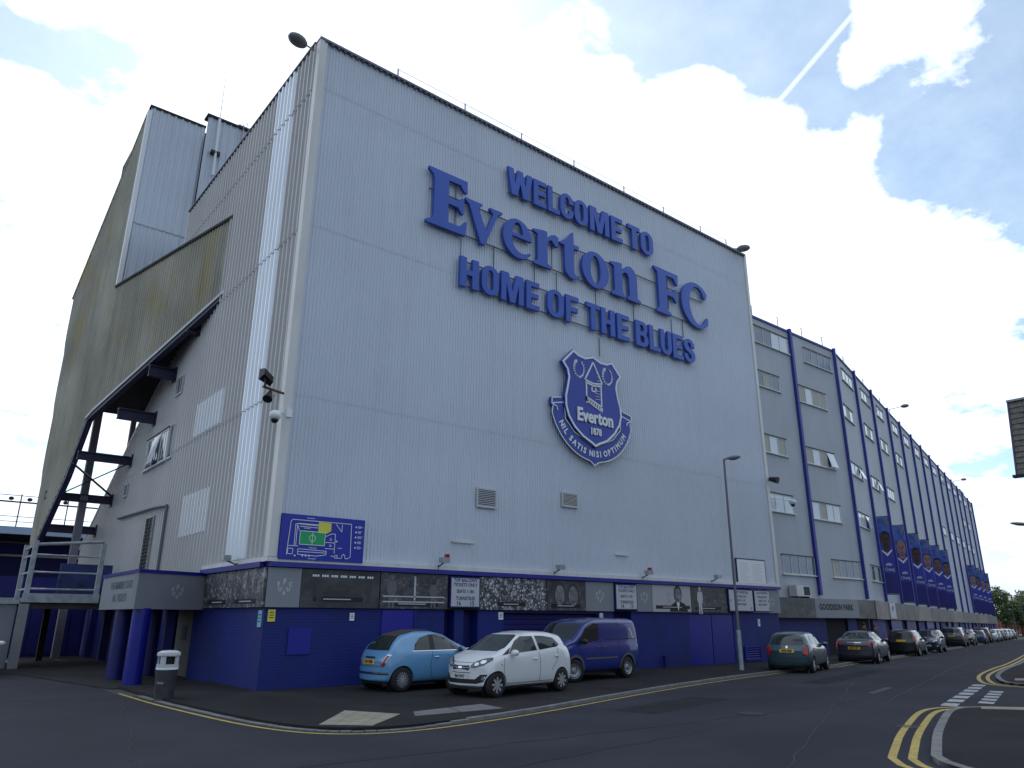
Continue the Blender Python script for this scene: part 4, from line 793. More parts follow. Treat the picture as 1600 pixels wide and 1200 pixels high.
m = MB(); m.fb(FCN, -.02, 2.05, -.15, .03, 2.63, 2.71); m.fb(SCN, .1, 4.0, -.15, .03, 2.63, 2.71); m.build('top_edge', M_blue, cn)
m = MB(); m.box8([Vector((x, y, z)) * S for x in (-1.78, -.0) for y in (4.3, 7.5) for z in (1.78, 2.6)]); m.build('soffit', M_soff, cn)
m = MB(); m.prism(Fr((0, 0), (1, 0)), [(0, 0)], 0, 0) if False else None
def column(x, y, r, par, mat):
    m = MB(); m.lathe([(r, 0), (r, 1.78)], 20, Matrix.Translation(Vector((x, y, 0)) * S) @ Matrix.Diagonal((S * .9, S, S, 1))); return m.build('column', mat, par, smooth=False)
column(-1.62, 3.83, .24, cn, M_blue); column(-1.62, 5.75, .22, cn, M_bluedk); column(-.6, 6.6, .2, cn, M_bluedk)
m = MB(); m.box8([Vector((x, y, z)) * S for x in (-.62, -.4) for y in (5.3, 5.5) for z in (0, 1.78)]); m.build('post', M_bluedk, cn)
# ------------------------------------------------------------------ access platform and left background
pf = thing('access_platform', 'grey steel railed platform on posts under the brown gable', 'platform', Vector((-2.2, 12, 0)) * S)
def pipe(par, a, b, r, name='rail', mat=M_grail): m = MB(); m.cyl(Vector(a) * S, Vector(b) * S, r, 8); return m.build(name, mat, par)
for z in (2.42, 2.95, 3.5): pipe(pf, (-3.2, 12, z), (-1.2, 12, z), .035)
pipe(pf, (-3.2, 12, 3.82), (-1.2, 12, 4.02), .06)
for z in (2.42, 2.95, 3.5, 3.8): pipe(pf, (-3.2, 12, z), (-3.2, 14.2, z), .035)
for x, y in ((-3.2, 12), (-1.2, 12), (-3.2, 14.2)): m = MB(); m.box8([Vector((x + a, y + b, z)) * S for a in (-.07, .07) for b in (-.07, .07) for z in (2.0, 3.95)]); m.build('rail_post', M_grail, pf)
m = MB(); m.box8([Vector((x, y, z)) * S for x in (-3.3, -1.1) for y in (11.92, 12.0) for z in (2.0, 2.28)]); m.build('edge_beam', M_grail, pf)
m = MB(); m.box8([Vector((x, y, z)) * S for x in (-3.3, -.1) for y in (12.0, 17) for z in (1.9, 2.05)]); m.build('deck', M_soff, pf)
m = MB(); m.box8([Vector((x, y, z)) * S for x in (-3.3, -1.1) for y in (11.96, 12.05) for z in (1.8, 1.9)]); m.build('lower_beam', M_soff, pf)
m = MB(); m.box8([Vector((x, y, z)) * S for (x, w) in ((-3.2, 0),) for a in (-.13, .13) for y in (11.9, 12.16) for z in (0, 1.95)] if False else [Vector((-3.2 + a, y, z)) * S for a in (-.13, .13) for y in (11.9, 12.16) for z in (0, 1.95)]); m.build('leg', pm('post_grey', (.24, .25, .26), .6, var=.1, vs=(2, 2, 2)), pf)
m = MB(); m.box8([Vector((-1.9 + a, y, z)) * S for a in (-.1, .1) for y in (16.4, 16.6) for z in (0, 1.95)]); m.build('leg', M_soff, pf)
m = MB(); m.box8([Vector((x, y, z)) * S for x in (-2.0, -.3) for y in (14.6, 14.7) for z in (2.35, 3.4)]); m.build('blue_sheet', pm('sheet_blue', (.02, .035, .13), .5, var=.5, vs=(2, 2, 2)), pf)
m = MB(); m.box8([Vector((x, y, z)) * S for x in (-3.0, .0) for y in (19.8, 20) for z in (0, 2.0)]); ug = m.build('rear_gate', M_bluedk, pf)
for i in range(6):
    m = MB(); m.box8([Vector((x, y, z)) * S for x in (-2.9 + i * .48, -2.5 + i * .48) for y in (19.75, 19.8) for z in (.1, 1.8)]); m.build('gate_panel', M_bluedk, ug)
hut = thing('site_cabin', 'pale grey metal cabin at the left edge beside the platform post', 'cabin', Vector((-4.6, 13, 0)) * S)
m = MB(); m.box8([Vector((x, y, z)) * S for x in (-6.4, -3.36) for y in (12.3, 16) for z in (0, 1.95)]); m.build('body', pm('cabin_grey', (.20, .21, .23), .5, var=.1, vs=(1, 1, 1)), hut)
m = MB(); m.box8([Vector((x, y, z)) * S for x in (-6.5, -3.3) for y in (12.2, 16.1) for z in (1.95, 2.05)]); m.build('roof', M_grail, hut)
m = MB(); m.box8([Vector((x, y, z)) * S for x in (-4.9, -3.9) for y in (12.26, 12.3) for z in (.05, 1.7)]); m.build('door', pm('cabin_door', (.13, .14, .17), .5), hut)
fs = thing('far_stand', 'distant blue seated stand with pale roof edge and railing at the far left', 'stadium building', Vector((-3, 45, 0)) * S)
B_ = lambda nm, mt, x0, x1, y0, y1, z0, z1, par=None: MB().box8([Vector((x, y, z)) * S for x in (x0, x1) for y in (y0, y1) for z in (z0, z1)]).build(nm, mt, par)
B_('roof_edge', pm('pale_blue_edge', (.35, .45, .6), .5), -24, 6, 44.6, 45, 6.95, 7.45, fs); B_('roof', M_soff, -24, 6, 45, 60, 7.0, 7.2, fs); B_('back_wall', M_bluedk, -24, 6, 52, 52.4, 0, 6.9, fs)
B_('light_gap', pm('pale_gap', (.6, .6, .5), .5), -24, 6, 51.9, 52, 5.9, 6.05, fs); B_('balcony_front', M_bluedk, -24, 6, 46, 46.3, 1.5, 4.2, fs); B_('lower_wall', M_grail, -24, 6, 45.5, 45.8, 2.5, 2.75, fs)
B_('seating_tier', M_bluedk, -24, 6, 46.3, 52, 1, 3.2, fs)
for x in (-20, -14, -8, -2, 4): B_('roof_post', M_darkst, x, x + .2, 45, 45.2, 0, 7, fs)
for z in (7.8, 8.15): m = MB(); m.cyl(Vector((-24, 44.8, z)) * S, Vector((6, 44.8, z)) * S, .03, 5); m.build('roof_rail', M_grail, fs)
m = MB(); m.cyl(Vector((-24, 44.8, 9.15)) * S, Vector((6, 44.8, 9.15)) * S, .07, 5); m.cyl(Vector((-24, 44.8, 9.6)) * S, Vector((6, 44.8, 9.6)) * S, .03, 5); m.build('gantry_rail', M_darkst, fs)
for i in range(11): m = MB(); x = -24 + i * 2.9; m.cyl(Vector((x, 44.8, 7.4)) * S, Vector((x, 44.8, 9.7)) * S, .05, 5); m.build('gantry_post', M_darkst, fs)
for i in range(10): m = MB(); x = -8 + i * 1.1; m.ell(Vector((x, 44.6, 9.35)) * S, .2, .15, .16, 8, 5); m.build('gantry_lamp', M_black, fs)
# ------------------------------------------------------------------ street stand
ss = thing('street_stand', 'long grey rendered stadium stand with blue pilasters stretching down the street', 'stadium building', FA.p(25, 0, 0))
LEN = 68.0
m = MB(); m.fb(FA, 20.5, 29.7, -9, 0, -1.2, 15.1); m.build('wall', M_render, ss)
m = MB(); m.fb(FB, 0, LEN, -12, 0, -2.2, 15.1); m.build('wall', M_render, ss)
m = MB(); m.fb(FA, 20.5, 29.72, -9, .06, 15.1, 15.2); m.build('roof_capping', M_pil, ss)
m = MB(); m.fb(FB, 0, LEN, -12, .06, 15.1, 15.2); m.build('roof_capping', M_pil, ss)
m = MB(); m.fb(FB, 8, 36, -6, -2.2, 15.2, 16.6); m.fb(FB, 62, 66, -2.5, -.5, 15.2, 16.4); m.build('roof_plant_screen', pm('brownish_screen', (.25, .23, .24), .7, var=.2), ss)
PIL = [0, 4.53, 9.07, 14.2, 18.7, 23.5, 28.1, 32.8, 38.1, 42.6, 47.3, 52., 56.6, 62.2, 66.7]
def fz(s): return -.0072 * max(0, s)                    # fascia follows the street down
m = MB(); m.fb(FA, 25.32, 25.5, 0, .14, 2.6, 15.28); m.build('pilaster', M_pil, ss)
for i, s in enumerate(PIL):
    m = MB(); m.fb(FB, s - .08, s + .09, 0, .14, 2.5 + fz(s), 15.28); m.build('pilaster', M_pil, ss)
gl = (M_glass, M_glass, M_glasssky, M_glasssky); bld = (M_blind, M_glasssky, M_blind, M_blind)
window(FA, 22.3, 25.15, 13.9, 14.72, 4, ss, mats=gl); window(FA, 22.0, 24.0, 11.74, 12.48, 3, ss, mats=(M_glass, M_blind, M_glass)); window(FA, 22.0, 24.0, 8.65, 9.46, 3, ss, mats=bld); window(FA, 21.9, 24.05, 6.05, 6.84, 3, ss, mats=(M_glasssky,)); window(FA, 22.7, 25.3, 3.42, 4.22, 4, ss, mats=(M_glass,))
window(FA, 26.67, 29.25, 13.86, 14.62, 4, ss, mats=(M_glass,)); window(FA, 25.65, 28.21, 11.62, 12.45, 4, ss, mats=bld); window(FA, 25.66, 28.3, 8.6, 9.38, 4, ss, opened=3, mats=(M_blind, M_glasssky, M_blind)); window(FA, 25.7, 28.25, 6.0, 6.8, 4, ss, mats=(M_glasssky, M_blind, M_glasssky, M_glasssky)); window(FA, 26.9, 29.45, 3.42, 4.2, 4, ss, mats=(M_blind, M_glass, M_glass, M_glass))
for i, (a, b) in enumerate(zip(PIL, PIL[1:])):
    w = 2.4 if i < 2 else 1.9
    window(FB, a + 1.5 if i else 1.5, a + 1.5 + w, 13.95, 14.6, 3 if i < 2 else 2, ss, mats=(M_glasssky, M_glasssky, M_blind) if i % 3 else (M_glasssky,))
    if i < 4: window(FB, a + (.6 if i == 0 else 1.2), a + (.6 if i == 0 else 1.2) + 2.2, 11.71, 12.4, 3, ss, mats=(M_glasssky, M_blind))
    if i < 3: window(FB, a + .6 if i == 0 else a + 1.0, a + 3.1, 8.67, 9.3, 3, ss, opened=2 if i < 2 else None, mats=(M_glasssky,))
    if i in (7, 8, 9, 10, 11, 12): window(FB, a + 1.6, a + 3.1, 8.6, 9.25, 2, ss, mats=(M_glasssky,))
    if i in (11, 12): window(FB, a + 1.6, a + 3.1, 11.2, 11.9, 2, ss, mats=(M_glasssky,))
window(FB, .7, 3.1, 6.05, 6.75, 3, ss, opened=2, mats=(M_glasssky,)); window(FB, 2.05, 4.3, 3.44, 4.2, 3, ss, mats=(M_glass, M_blind)); window(FB, 9.5, 11.4, 3.3, 4.1, 3, ss, mats=(M_glass, M_blind)); window(FB, 33.2, 34.4, 3.0, 4.1, 2, ss, mats=(M_blind,)); window(FB, 5.4, 7.2, 3.44, 4.2, 3, ss, mats=(M_glass, M_blind))
for s in (3, 8, 13): m = MB(); m.cyl(FB.p(s, -.1, 15.2), FB.p(s, -.1, 15.75), .03, 5); m.build('line_post', M_galv, ss)
for s in (22.5, 24.7, 26.9, 28.9): m = MB(); m.cyl(FA.p(s, -.1, 15.2), FA.p(s, -.1, 15.8), .03, 5); m.build('line_post', M_galv, ss)
m = MB(); m.cyl(FA.p(21.5, -.1, 15.75), FA.p(29.7, -.1, 15.75), .009, 4); m.cyl(FB.p(0, -.1, 15.7), FB.p(66, -.1, 15.7), .012, 4); m.build('safety_line', M_galv, ss)
# ground storey of the street stand
m = MB(); m.fb(FA, 21.3, 29.6, 0, .38, 1.62, 2.44); m.build('fascia_box', M_fascd, ss)
def fbox(par, s0, s1, o0, o1, z0, z1, name, mat):
    m = MB(); m.box8([FB.p(s, o, z + fz(s)) for s in (s0, s1) for o in (o0, o1) for z in (z0, z1)]); return m.build(name, mat, par)
sp = [0, 4, 8, 12, 17, 22, 28, 34, 41, 48, 56, 62, 68]
for i, (a, b) in enumerate(zip(sp, sp[1:])): fbox(ss, a + .02, b - .02, 0, .38, 1.6, 2.45, 'fascia_panel', M_fascd if i % 3 else pm('fascia_dirty_pale', (.24, .22, .19), .6, var=.25, vs=(1.2, 1.2, 1.2), streak=.4, streakcol=(.1, .09, .08)))
r = thing('photo_panel', 'dark worn photo panel at the start of the street fascia below the air conditioner', 'banner', FA.p(22.6, .4, 1.6), 'black and white photo panels along the fascia')
m = MB(); m.fb(FA, 21.3, 24.2, .39, .43, 1.64, 2.43); m.build('board', photo_mat('photo_41', 41, sc_=(5, 5, 6), lo=.44, hi=.72, bright=.2, crowd=.1), r)
m = MB(); m.fb(FA, 24.22, 28.0, .385, .425, 1.64, 2.43); nm = settag(m.build('name_panel', M_fasc), 'grey fascia name panel with faded dark capitals over the entrance', 'sign'); 
write(nm, FA, 26.0, .43, 2.08, 'GOODISON PARK', .36, M_soff, bold=.01)
m = MB(); m.fb(FB, 3.1, 4.6, .39, .43, 1.62, 2.4); nm = settag(m.build('club_sign', M_off), 'small white square fascia sign with a dark emblem', 'sign'); write(nm, FB, 3.85, .435, 2.1, 'EFC', .3, M_bluedk, bold=.01)
for a, b, mt in ((21.1, 25.5, M_blue), (27.4, 28.2, M_blue)): m = MB(); m.fb(FA, a, b, 0, .12, -.3, 1.62); m.build('brick_pier', M_bluebrick, ss)
for a, b in ((25.5, 27.4), (28.2, 29.6)): m = MB(); m.fb(FA, a, b, 0, .03, -.3, 1.62); m.build('doorway', M_dark, ss)
s = 0; i = 0; rn = random.Random(5)
while s < LEN - 2:
    w = rn.choice((1.5, 2.2, 3.0)); fbox(ss, s, s + w, 0, .15, -.4, 1.6, 'brick_pier', (M_bluebrick, M_blue, M_bluedk)[i % 3]); s += w; w = rn.choice((1.0, 1.5)); fbox(ss, s, s + w, 0, .03, -.4, 1.6, 'doorway', M_dark); s += w; i += 1
ac = thing('air_conditioner', 'boxy grey air conditioning unit on the street fascia ledge', 'air conditioner', FA.p(23.5, .2, 2.45))
m = MB(); m.fb(FA, 22.9, 24.0, .06, .42, 2.5, 2.95); m.build('casing', M_frame, ac); m = MB(); m.fb(FA, 23.45, 23.93, .42, .425, 2.55, 2.9); m.build('fan_grille', M_black, ac); m = MB(); m.fb(FA, 23.0, 23.05, 0, .4, 2.44, 2.5); m.fb(FA, 23.85, 23.9, 0, .4, 2.44, 2.5); m.build('bracket', M_black, ac)
# player banners hanging square to the wall
skins = [M_skin2, M_skin1, M_skin2, M_skin1, M_skin3, M_skin3, M_skin1, M_skin3, M_skin1, M_skin1]; hairs = [M_hair, M_skin1, M_hair, M_hair2, M_hair, M_hair, M_hair2, M_hair, M_hair2, M_hair]
desc = ['of a dark-skinned shaven-headed player, nearest on the wall', 'of a bald pale player with a beard, second along the wall', 'of a dark-skinned player with short black hair, third along', 'of a pale brown-haired player, fourth along the wall', 'of a tanned player with cropped dark hair, fifth along', 'of a tanned player, last of the nearer six', 'of a fair player, first of the farther four', 'of a dark-haired tanned player, second of the farther four', 'of a fair-haired player, third of the farther four', 'of a pale dark-haired player, last of the farther four']
class FP:                       # plane square to the street wall at distance s
    def __init__(s, a): s.a = a
    def p(s, u, o, z): return FB.p(s.a - o, u, z)
for i, s in enumerate([4.53, 9.07, 14.2, 18.7, 23.5, 28.1, 47.3, 52., 56.6, 62.2]):
    zt_, zb_ = 6.88 + fz(s) * .6, (2.9 if i == 0 else 2.6) + fz(s); fp = FP(s); r = thing('player_banner', 'tall blue banner ' + desc[i], 'banner', fp.p(.4, 0, zb_), 'tall blue player banners hanging from the street stand')
    u0, u1 = .15, .73; uc = (u0 + u1) / 2; h = zt_ - zb_
    m = MB(); m.cyl(fp.p(0, 0, zt_ + .03), fp.p(u1 + .06, 0, zt_ + .03), .03, 6); m.cyl(fp.p(0, 0, zb_ - .03), fp.p(u1 + .06, 0, zb_ - .03), .03, 6); m.build('banner_arm', M_darkst, r)
    m = MB(); m.fb(fp, u0, u1, -.008, .008, zb_, zt_); c = m.build('cloth', M_ban, r)
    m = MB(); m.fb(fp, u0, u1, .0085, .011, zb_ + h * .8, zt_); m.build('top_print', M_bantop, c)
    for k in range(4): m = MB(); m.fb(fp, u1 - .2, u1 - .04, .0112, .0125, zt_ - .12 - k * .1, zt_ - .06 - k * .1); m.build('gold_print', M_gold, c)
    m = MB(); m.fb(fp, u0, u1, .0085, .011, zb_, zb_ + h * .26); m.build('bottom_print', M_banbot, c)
    zc = zb_ + h * .69; sk_ = skins[i]; a_, b_ = .215, .42
    m = MB(); m.prism(fp, arc(uc, zc + .05, a_ + .02, b_ + .03, -10, 190, 20), .0115, .013); m.build('hair_print', hairs[i], c)
    m = MB(); m.prism(fp, arc(uc, zc, a_, b_, 0, 345, 22), .0145, .016); m.fb(fp, uc - .14, uc + .14, .012, .0155, zc - .56, zc - .3); m.build('face_print', sk_, c)
    dk = pm('shade_' + sk_.name, tuple(v * .55 for v in sk_.node_tree.nodes['Principled BSDF'].inputs['Base Color'].default_value[:3]), .6)
    m = MB()
    for dx in (-.095, .095): m.prism(fp, arc(uc + dx, zc + .06, .055, .045, 0, 330, 8), .0162, .0168)
    m.prism(fp, arc(uc, zc - .21, .10, .06, 0, 330, 10), .0162, .0168); m.prism(fp, arc(uc, zc - .3, a_ * .75, .12, 180, 360, 10), .0162, .0168); m.prism(fp, [(uc - .04, zc - .1), (uc + .04, zc - .1), (uc + .025, zc + .08), (uc - .01, zc + .08)], .0162, .0168); m.build('tone_print', dk, c)
    if sk_ is not hairs[i]: m = MB(); m.prism(fp, arc(uc, zc + .05, a_ + .01, b_, 18, 162, 14) + arc(uc, zc + .16, a_ * .9, b_ * .42, 150, 30, 10), .0172, .0178); m.build('fringe_print', hairs[i], c)
    m = MB()
    for dx in (-.09, .09): m.prism(fp, arc(uc + dx, zc + .055, .028, .018, 0, 330, 8), .0172, .0178); m.fb(fp, uc + dx - .05, uc + dx + .05, .0172, .0178, zc + .115, zc + .135)
    m.build('features_print', M_hair, c)
    m = MB(); m.prism(fp, [(u0 + .05, zc - .48), (uc, zc - .70), (u1 - .05, zc - .48), (u1 - .04, zc - .56), (uc, zc - .84), (u0 + .04, zc - .56)], .0165, .018); m.build('collar_print', M_white, c)
    m = MB(); v, f = text2d('Chang', .24, xs=.75, bold=.006); m.add([fp.p(uc + q[0], .019, zb_ + h * .31 + q[1]) for q in v], f); m.prism(fp, arc(uc, zb_ + h * .36, .16, .14, 0, 180, 10), .0165, .018); m.build('sponsor_print', M_off, c)
# ------------------------------------------------------------------ fittings
def flood(fr, a, z, lab, o=.1, red=False):
    r = thing('wall_floodlight', lab, 'floodlight', fr.p(a, o, z), 'small floodlights above the fascia')
    m = MB(); m.fb(fr, a - .12, a + .12, .3, .48, z + .05, z + .17); m.build('lamp_head', M_galv, r)
    m = MB(); m.fb(fr, a - .1, a + .1, .31, .47, z + .035, z + .05); m.build('lens', M_glasssky, r)
    m = MB(); m.cyl(fr.p(a, .1, z - .05), fr.p(a, .38, z + .05), .02, 6); m.cyl(fr.p(a, .1, z - .2), fr.p(a, .1, z), .025, 6); m.build('arm', M_black, r)
    if red: m = MB(); m.fb(fr, a + .05, a + .15, .3, .4, z + .18, z + .27); m.build('beacon', M_red, r)
for a, lab, rd in ((4.55, 'small floodlight with red beacon above the first ticket sign', True), (8.7, 'small floodlight above the two faces photo', False), (12.65, 'small pale floodlight between the second ticket sign and notice board', True), (16.4, 'small floodlight just left of the lamp post', False)): flood(W0, a, 2.92, lab, red=rd)
flood(SD, 1.8, 2.85, 'small floodlight round the corner below the clear cladding strip')
fl = thing('corner_floodlight', 'black floodlight on a rusty arm high at the building corner', 'floodlight', Vector((-.3, -.2, 6.8)) * S)
m = MB(); m.box8([Vector(p) * S for p in ((-.74, -.42, 7.06), (-.74, -.42, 7.2), (-.78, -.16, 6.98), (-.78, -.16, 7.24), (-.5, -.38, 6.9), (-.5, -.38, 7.04), (-.48, -.16, 6.86), (-.48, -.16, 7.02))]); m.build('lamp_head', M_black, fl)
m = MB(); m.cyl(Vector((-.7, -.3, 6.78)) * S, Vector((-.05, -.05, 6.78)) * S, .035, 6); m.build('arm', pm('rusty', (.12, .06, .035), .8), fl); m = MB(); m.cyl(Vector((-.66, -.3, 6.78)) * S, Vector((-.66, -.3, 7.0)) * S, .03, 6); m.build('yoke', M_black, fl)
m = MB(); m.cyl(Vector((-.5, -.3, 6.72)) * S, Vector((-.62, -.45, 6.45)) * S, .03, 10, .14); m.build('horn', M_black, fl)
cm = thing('dome_camera', 'white dome camera on a bracket at the building corner', 'camera', Vector((-.4, -.3, 6)) * S)
m = MB(); m.ell(Vector((-.36, -.36, 6.12)) * S, .17, .17, .15, 14, 8); m.build('housing', M_white, cm, smooth=True); m = MB(); m.ell(Vector((-.36, -.36, 6.03)) * S, .11, .11, .12, 12, 8); m.build('dome', M_black, cm, smooth=True)
m = MB(); m.cyl(Vector((-.36, -.36, 6.22)) * S, Vector((0, -.03, 6.3)) * S, .03, 6); m.box8([Vector((x, y, z)) * S for x in (.0, .14) for y in (-.14, -.08) for z in (6.2, 6.4)]); m.build('bracket', M_white, cm)
cm = thing('dome_camera', 'white dome camera in front of the street stand window near the corner building', 'camera', FA.p(23, .4, 6.2))
m = MB(); m.ell(FA.p(23.2, .5, 6.45), .22, .22, .17, 14, 8); m.build('housing', M_white, cm, smooth=True); m = MB(); m.ell(FA.p(23.2, .5, 6.34), .13, .13, .12); m.build('dome', M_black, cm, smooth=True); m = MB(); m.cyl(FA.p(23.2, .5, 6.5), FA.p(22.3, .05, 6.6), .03, 6); m.build('bracket', M_white, cm)
m = MB(); m.cyl(W0.p(20.9, .1, 7.15), W0.p(20.95, .45, 7.05), .1, 12, .17); settag(m.build('loudspeaker', M_black), 'black horn speaker at the right edge of the corner building', 'loudspeaker')
def rooflamp(c, wall, lab):
    r = thing('roof_lamp', lab, 'lamp', Vector(wall) * S, 'oval lamps on arms above the roof edges'); c = Vector(c); w = Vector(wall)
    m = MB(); m.ell(c * S, .36, .26, .17, 16, 8, Matrix.Rotation(math.atan2(c.y - w.y, c.x - w.x), 3, 'Z')); m.build('lamp_head', pm('lamp_grey', (.22, .2, .2), .5), r, smooth=True); m = MB(); m.cyl(w * S, c * S, .03, 6); m.cyl(w * S, (w - Vector((0, 0, .5))) * S, .035, 6); m.build('arm', M_galv, r)
rooflamp((-.67, .12, 17.2), (.05, .35, 17.35), 'oval lamp overhanging the top left corner of the grey facade'); rooflamp((20.05, -.5, 17.42), (19.7, .05, 17.5), 'oval lamp overhanging the top right corner of the grey facade')
for s, lab in ((15.6, 'oval lamp above the street stand roof near the first banners'), (50, 'oval lamp above the street stand roof at its far end')):
    c = FB.p(s, 1.0, 15.6) / S; w = FB.p(s, .0, 15.5) / S; rooflamp(c, w, lab)
for fr, a, z, w, h, mt, lab in ((W0, .17, 1.62, .17, .26, M_yellow, 'small yellow camera warning notice at the blue wall corner'), (SD, .2, 1.55, .2, .36, M_cyan, 'small pale blue notice on the side of the blue wall corner'), (W0, 2.17, 1.6, .12, .18, M_white, 'small white notice on the blue wall left of the blue door'), (W0, 6.75, 1.64, .16, .2, M_white, 'small white notice left of the roller shutter'), (W0, 10.75, 1.64, .14, .2, M_white, 'small white notice right of the roller shutter'), (W0, 19.3, 1.45, .13, .26, M_white, 'small white notice on the blue wall near its right end')):
    m = MB(); m.fb(fr, a - w / 2, a + w / 2, 0, .02, z - h / 2, z + h / 2); nt_ = settag(m.build('wall_notice', mt), lab, 'notice')
    m = MB()
    for k in range(3): m.fb(fr, a - w * .3, a + w * .3, .02, .022, z + h * (.2 - k * .2), z + h * (.27 - k * .2))
    m.build('print', M_black if mt is not M_cyan else M_bluedk, nt_)
# street lamps
def lamp_post(x, y, h, lab, ang, arm=.55, z0=None, grp='street lamp posts'):
    z0 = gz(x) if z0 is None else z0; r = thing('street_lamp', lab, 'street lamp', Vector((x, y, z0)) * S, grp)
    m = MB(); m.cyl(Vector((x, y, z0)) * S, Vector((x, y, z0 + 1.25)) * S, .085, 12, .08); m.build('base_section', M_grail, r)
    m = MB(); m.cyl(Vector((x, y, z0 + 1.2)) * S, Vector((x, y, z0 + h)) * S, .055, 10, .04); m.build('pole', pm('pole_grey', (.16, .15, .19), .5, .3), r)
    d = Vector((math.cos(ang), math.sin(ang), 0)); c = Vector((x, y, z0 + h + .06)) + d * arm * .62; rot = Matrix.Rotation(ang, 3, 'Z') @ Matrix.Rotation(-.14, 3, 'Y')
    m = MB(); m.ell(c * S, arm * .52, .15, .09, 16, 8, rot); m.cyl(Vector((x, y, z0 + h - .02)) * S, (Vector((x, y, z0 + h + .05)) + d * .15) * S, .04, 8); m.build('lamp_head', pm('lantern_grey', (.2, .21, .25), .4), r, smooth=True)
    m = MB(); m.ell((c - Vector((0, 0, .035))) * S, arm * .36, .11, .07, 14, 6, rot); m.build('lens', pm('lens_tan', (.3, .25, .2), .3), r, smooth=True); return r
lamp_post(14.6, -2.3, 6.78, 'grey street lamp post standing on the footway in front of the arrowed signs', R(-42))
lamp_post(34.6, -5.3, 5.85 + .2, 'street lamp whose head just enters the picture at the right edge', R(110), .9)
lamp_post(104, 17.4, 5.3, 'first distant street lamp beyond the stand by the trees', R(170), 1.2, -.9); lamp_post(112, 19.2, 5.6, 'second distant lamp column against the trees', R(170), 1.2, -1.0); lamp_post(100, 17.2, 3.6, 'lower distant lamp column closest to the stand end', R(170), .9, -.9)
# litter bin
bn = thing('litter_bin', 'round litter bin with pale open-sided hood and dark grey body', 'bin', Vector((-1.97, -.25, .05)) * S)
T_ = Matrix.Translation(Vector((-1.97, -.25, .0)) * S)
m = MB(); m.lathe([(.225, .0), (.225, .03), (.215, .04), (.235, .66), (.24, .68)], 24, T_); m.build('body', pm('bin_charcoal', (.035, .035, .04), .45, var=.3, vs=(5, 5, 5)), bn, smooth=False)
m = MB(); m.lathe([(.245, .68), (.25, .70), (.245, .73)], 24, T_); m.build('band', M_white, bn)
for k in range(4):
    a0 = R(45 + 90 * k - 17); a1 = R(45 + 90 * k + 17); m = MB(); V = []
    for a in (a0, (a0 + a1) / 2, a1):
        for rr in (.2, .238):
            for z in (.73, .99): V.append(T_ @ Vector((rr * math.cos(a), rr * math.sin(a), z)))
    m.add(V, [(0, 1, 3, 2), (8, 9, 11, 10), (0, 4, 5, 1), (4, 8, 9, 5), (2, 3, 7, 6), (6, 7, 11, 10), (1, 5, 7, 3), (5, 9, 11, 7), (0, 2, 6, 4), (4, 6, 10, 8)]); m.build('hood_post', M_off, bn)
m = MB(); m.lathe([(.15, .71), (.17, .99)], 16, T_); m.build('liner', M_black, bn)
m = MB(); m.lathe([(.245, .73), (.245, .80)], 24, T_); m.build('lower_ring', M_off, bn)
m = MB(); m.lathe([(.255, .98), (.262, 1.0), (.255, 1.06), (.17, 1.10), (.02, 1.11)], 24, T_); m.build('lid', M_off, bn, smooth=False)
FBN = Fr((-1.97, -.25), (.75, -.66)); write(bn, FBN, 0, .203, .34, 'litter', .07, M_off)
# ------------------------------------------------------------------ right-hand house
hs = thing('terraced_house', 'end terrace house with weathered slate roof slope at the right edge', 'house', Vector((20, -14, 0)) * S)
m = MB(); m.box8([Vector((x, y, z)) * S for x in (18.35, 26) for y in (-30, -10.35) for z in (-.3, 5.4)]); m.build('wall', M_redbrick, hs)
EX, EZ, RX, RZ, YV = 18.0, 5.58, 18.53, 7.83, -9.82
def slate_box(m, y0, y1, t0, t1, lift):
    m.box8([Vector((EX + (RX - EX) * t - .02 * k - lift * (1 - (t - t0) / (t1 - t0)), y, EZ + (RZ - EZ) * t)) * S for t in (t0, t1) for y in (y0, y1) for k in (0, 1)])
rn = random.Random(2); more = MB()
for c in range(13):
    y = YV - (.17 if c % 2 else 0); 
    if c % 2: m = MB(); slate_box(m, YV, YV - .165, c / 13, (c + 1.12) / 13, .03); m.build('slate', M_slate, hs)
    k = 0
    while y > -30:
        m = MB() if y > -12.4 else more; slate_box(m, y, y - .325, c / 13, (c + 1.12) / 13, .03 + rn.uniform(-.006, .006))
        if m is not more: m.build('slate', M_slate, hs)
        y -= .335
more.build('slates', M_slate, hs, stuff=True)
m = MB(); m.box8([Vector((x, y, z)) * S for y in (YV - .03, -30) for z, xs in ((EZ - .02, (EX + .03, 26)), (RZ + .02, (RX + .03, 26))) for x in xs]); m.build('roof_core', M_soff, hs)
m = MB(); m.box8([Vector((x, y, z)) * S for y in (YV, YV + .05) for z, xs in ((EZ - .02, (EX - .06, EX + .12)), (RZ + .03, (RX - .06, RX + .12))) for x in xs]); m.build('verge_board', pm('verge_paint', (.06, .05, .10), .5), hs)
m = MB(); m.box8([Vector((x, y, z)) * S for x in (EX - .12, EX + .06) for y in (YV + .12, -30) for z in (EZ - .08, EZ)]); m.build('gutter', M_black, hs)
m = MB(); m.box8([Vector((x, y, z)) * S for x in (RX - .08, 26) for y in (YV + .06, -30) for z in (RZ + .03, RZ + .09)]); m.build('roof_capping', M_grail, hs)
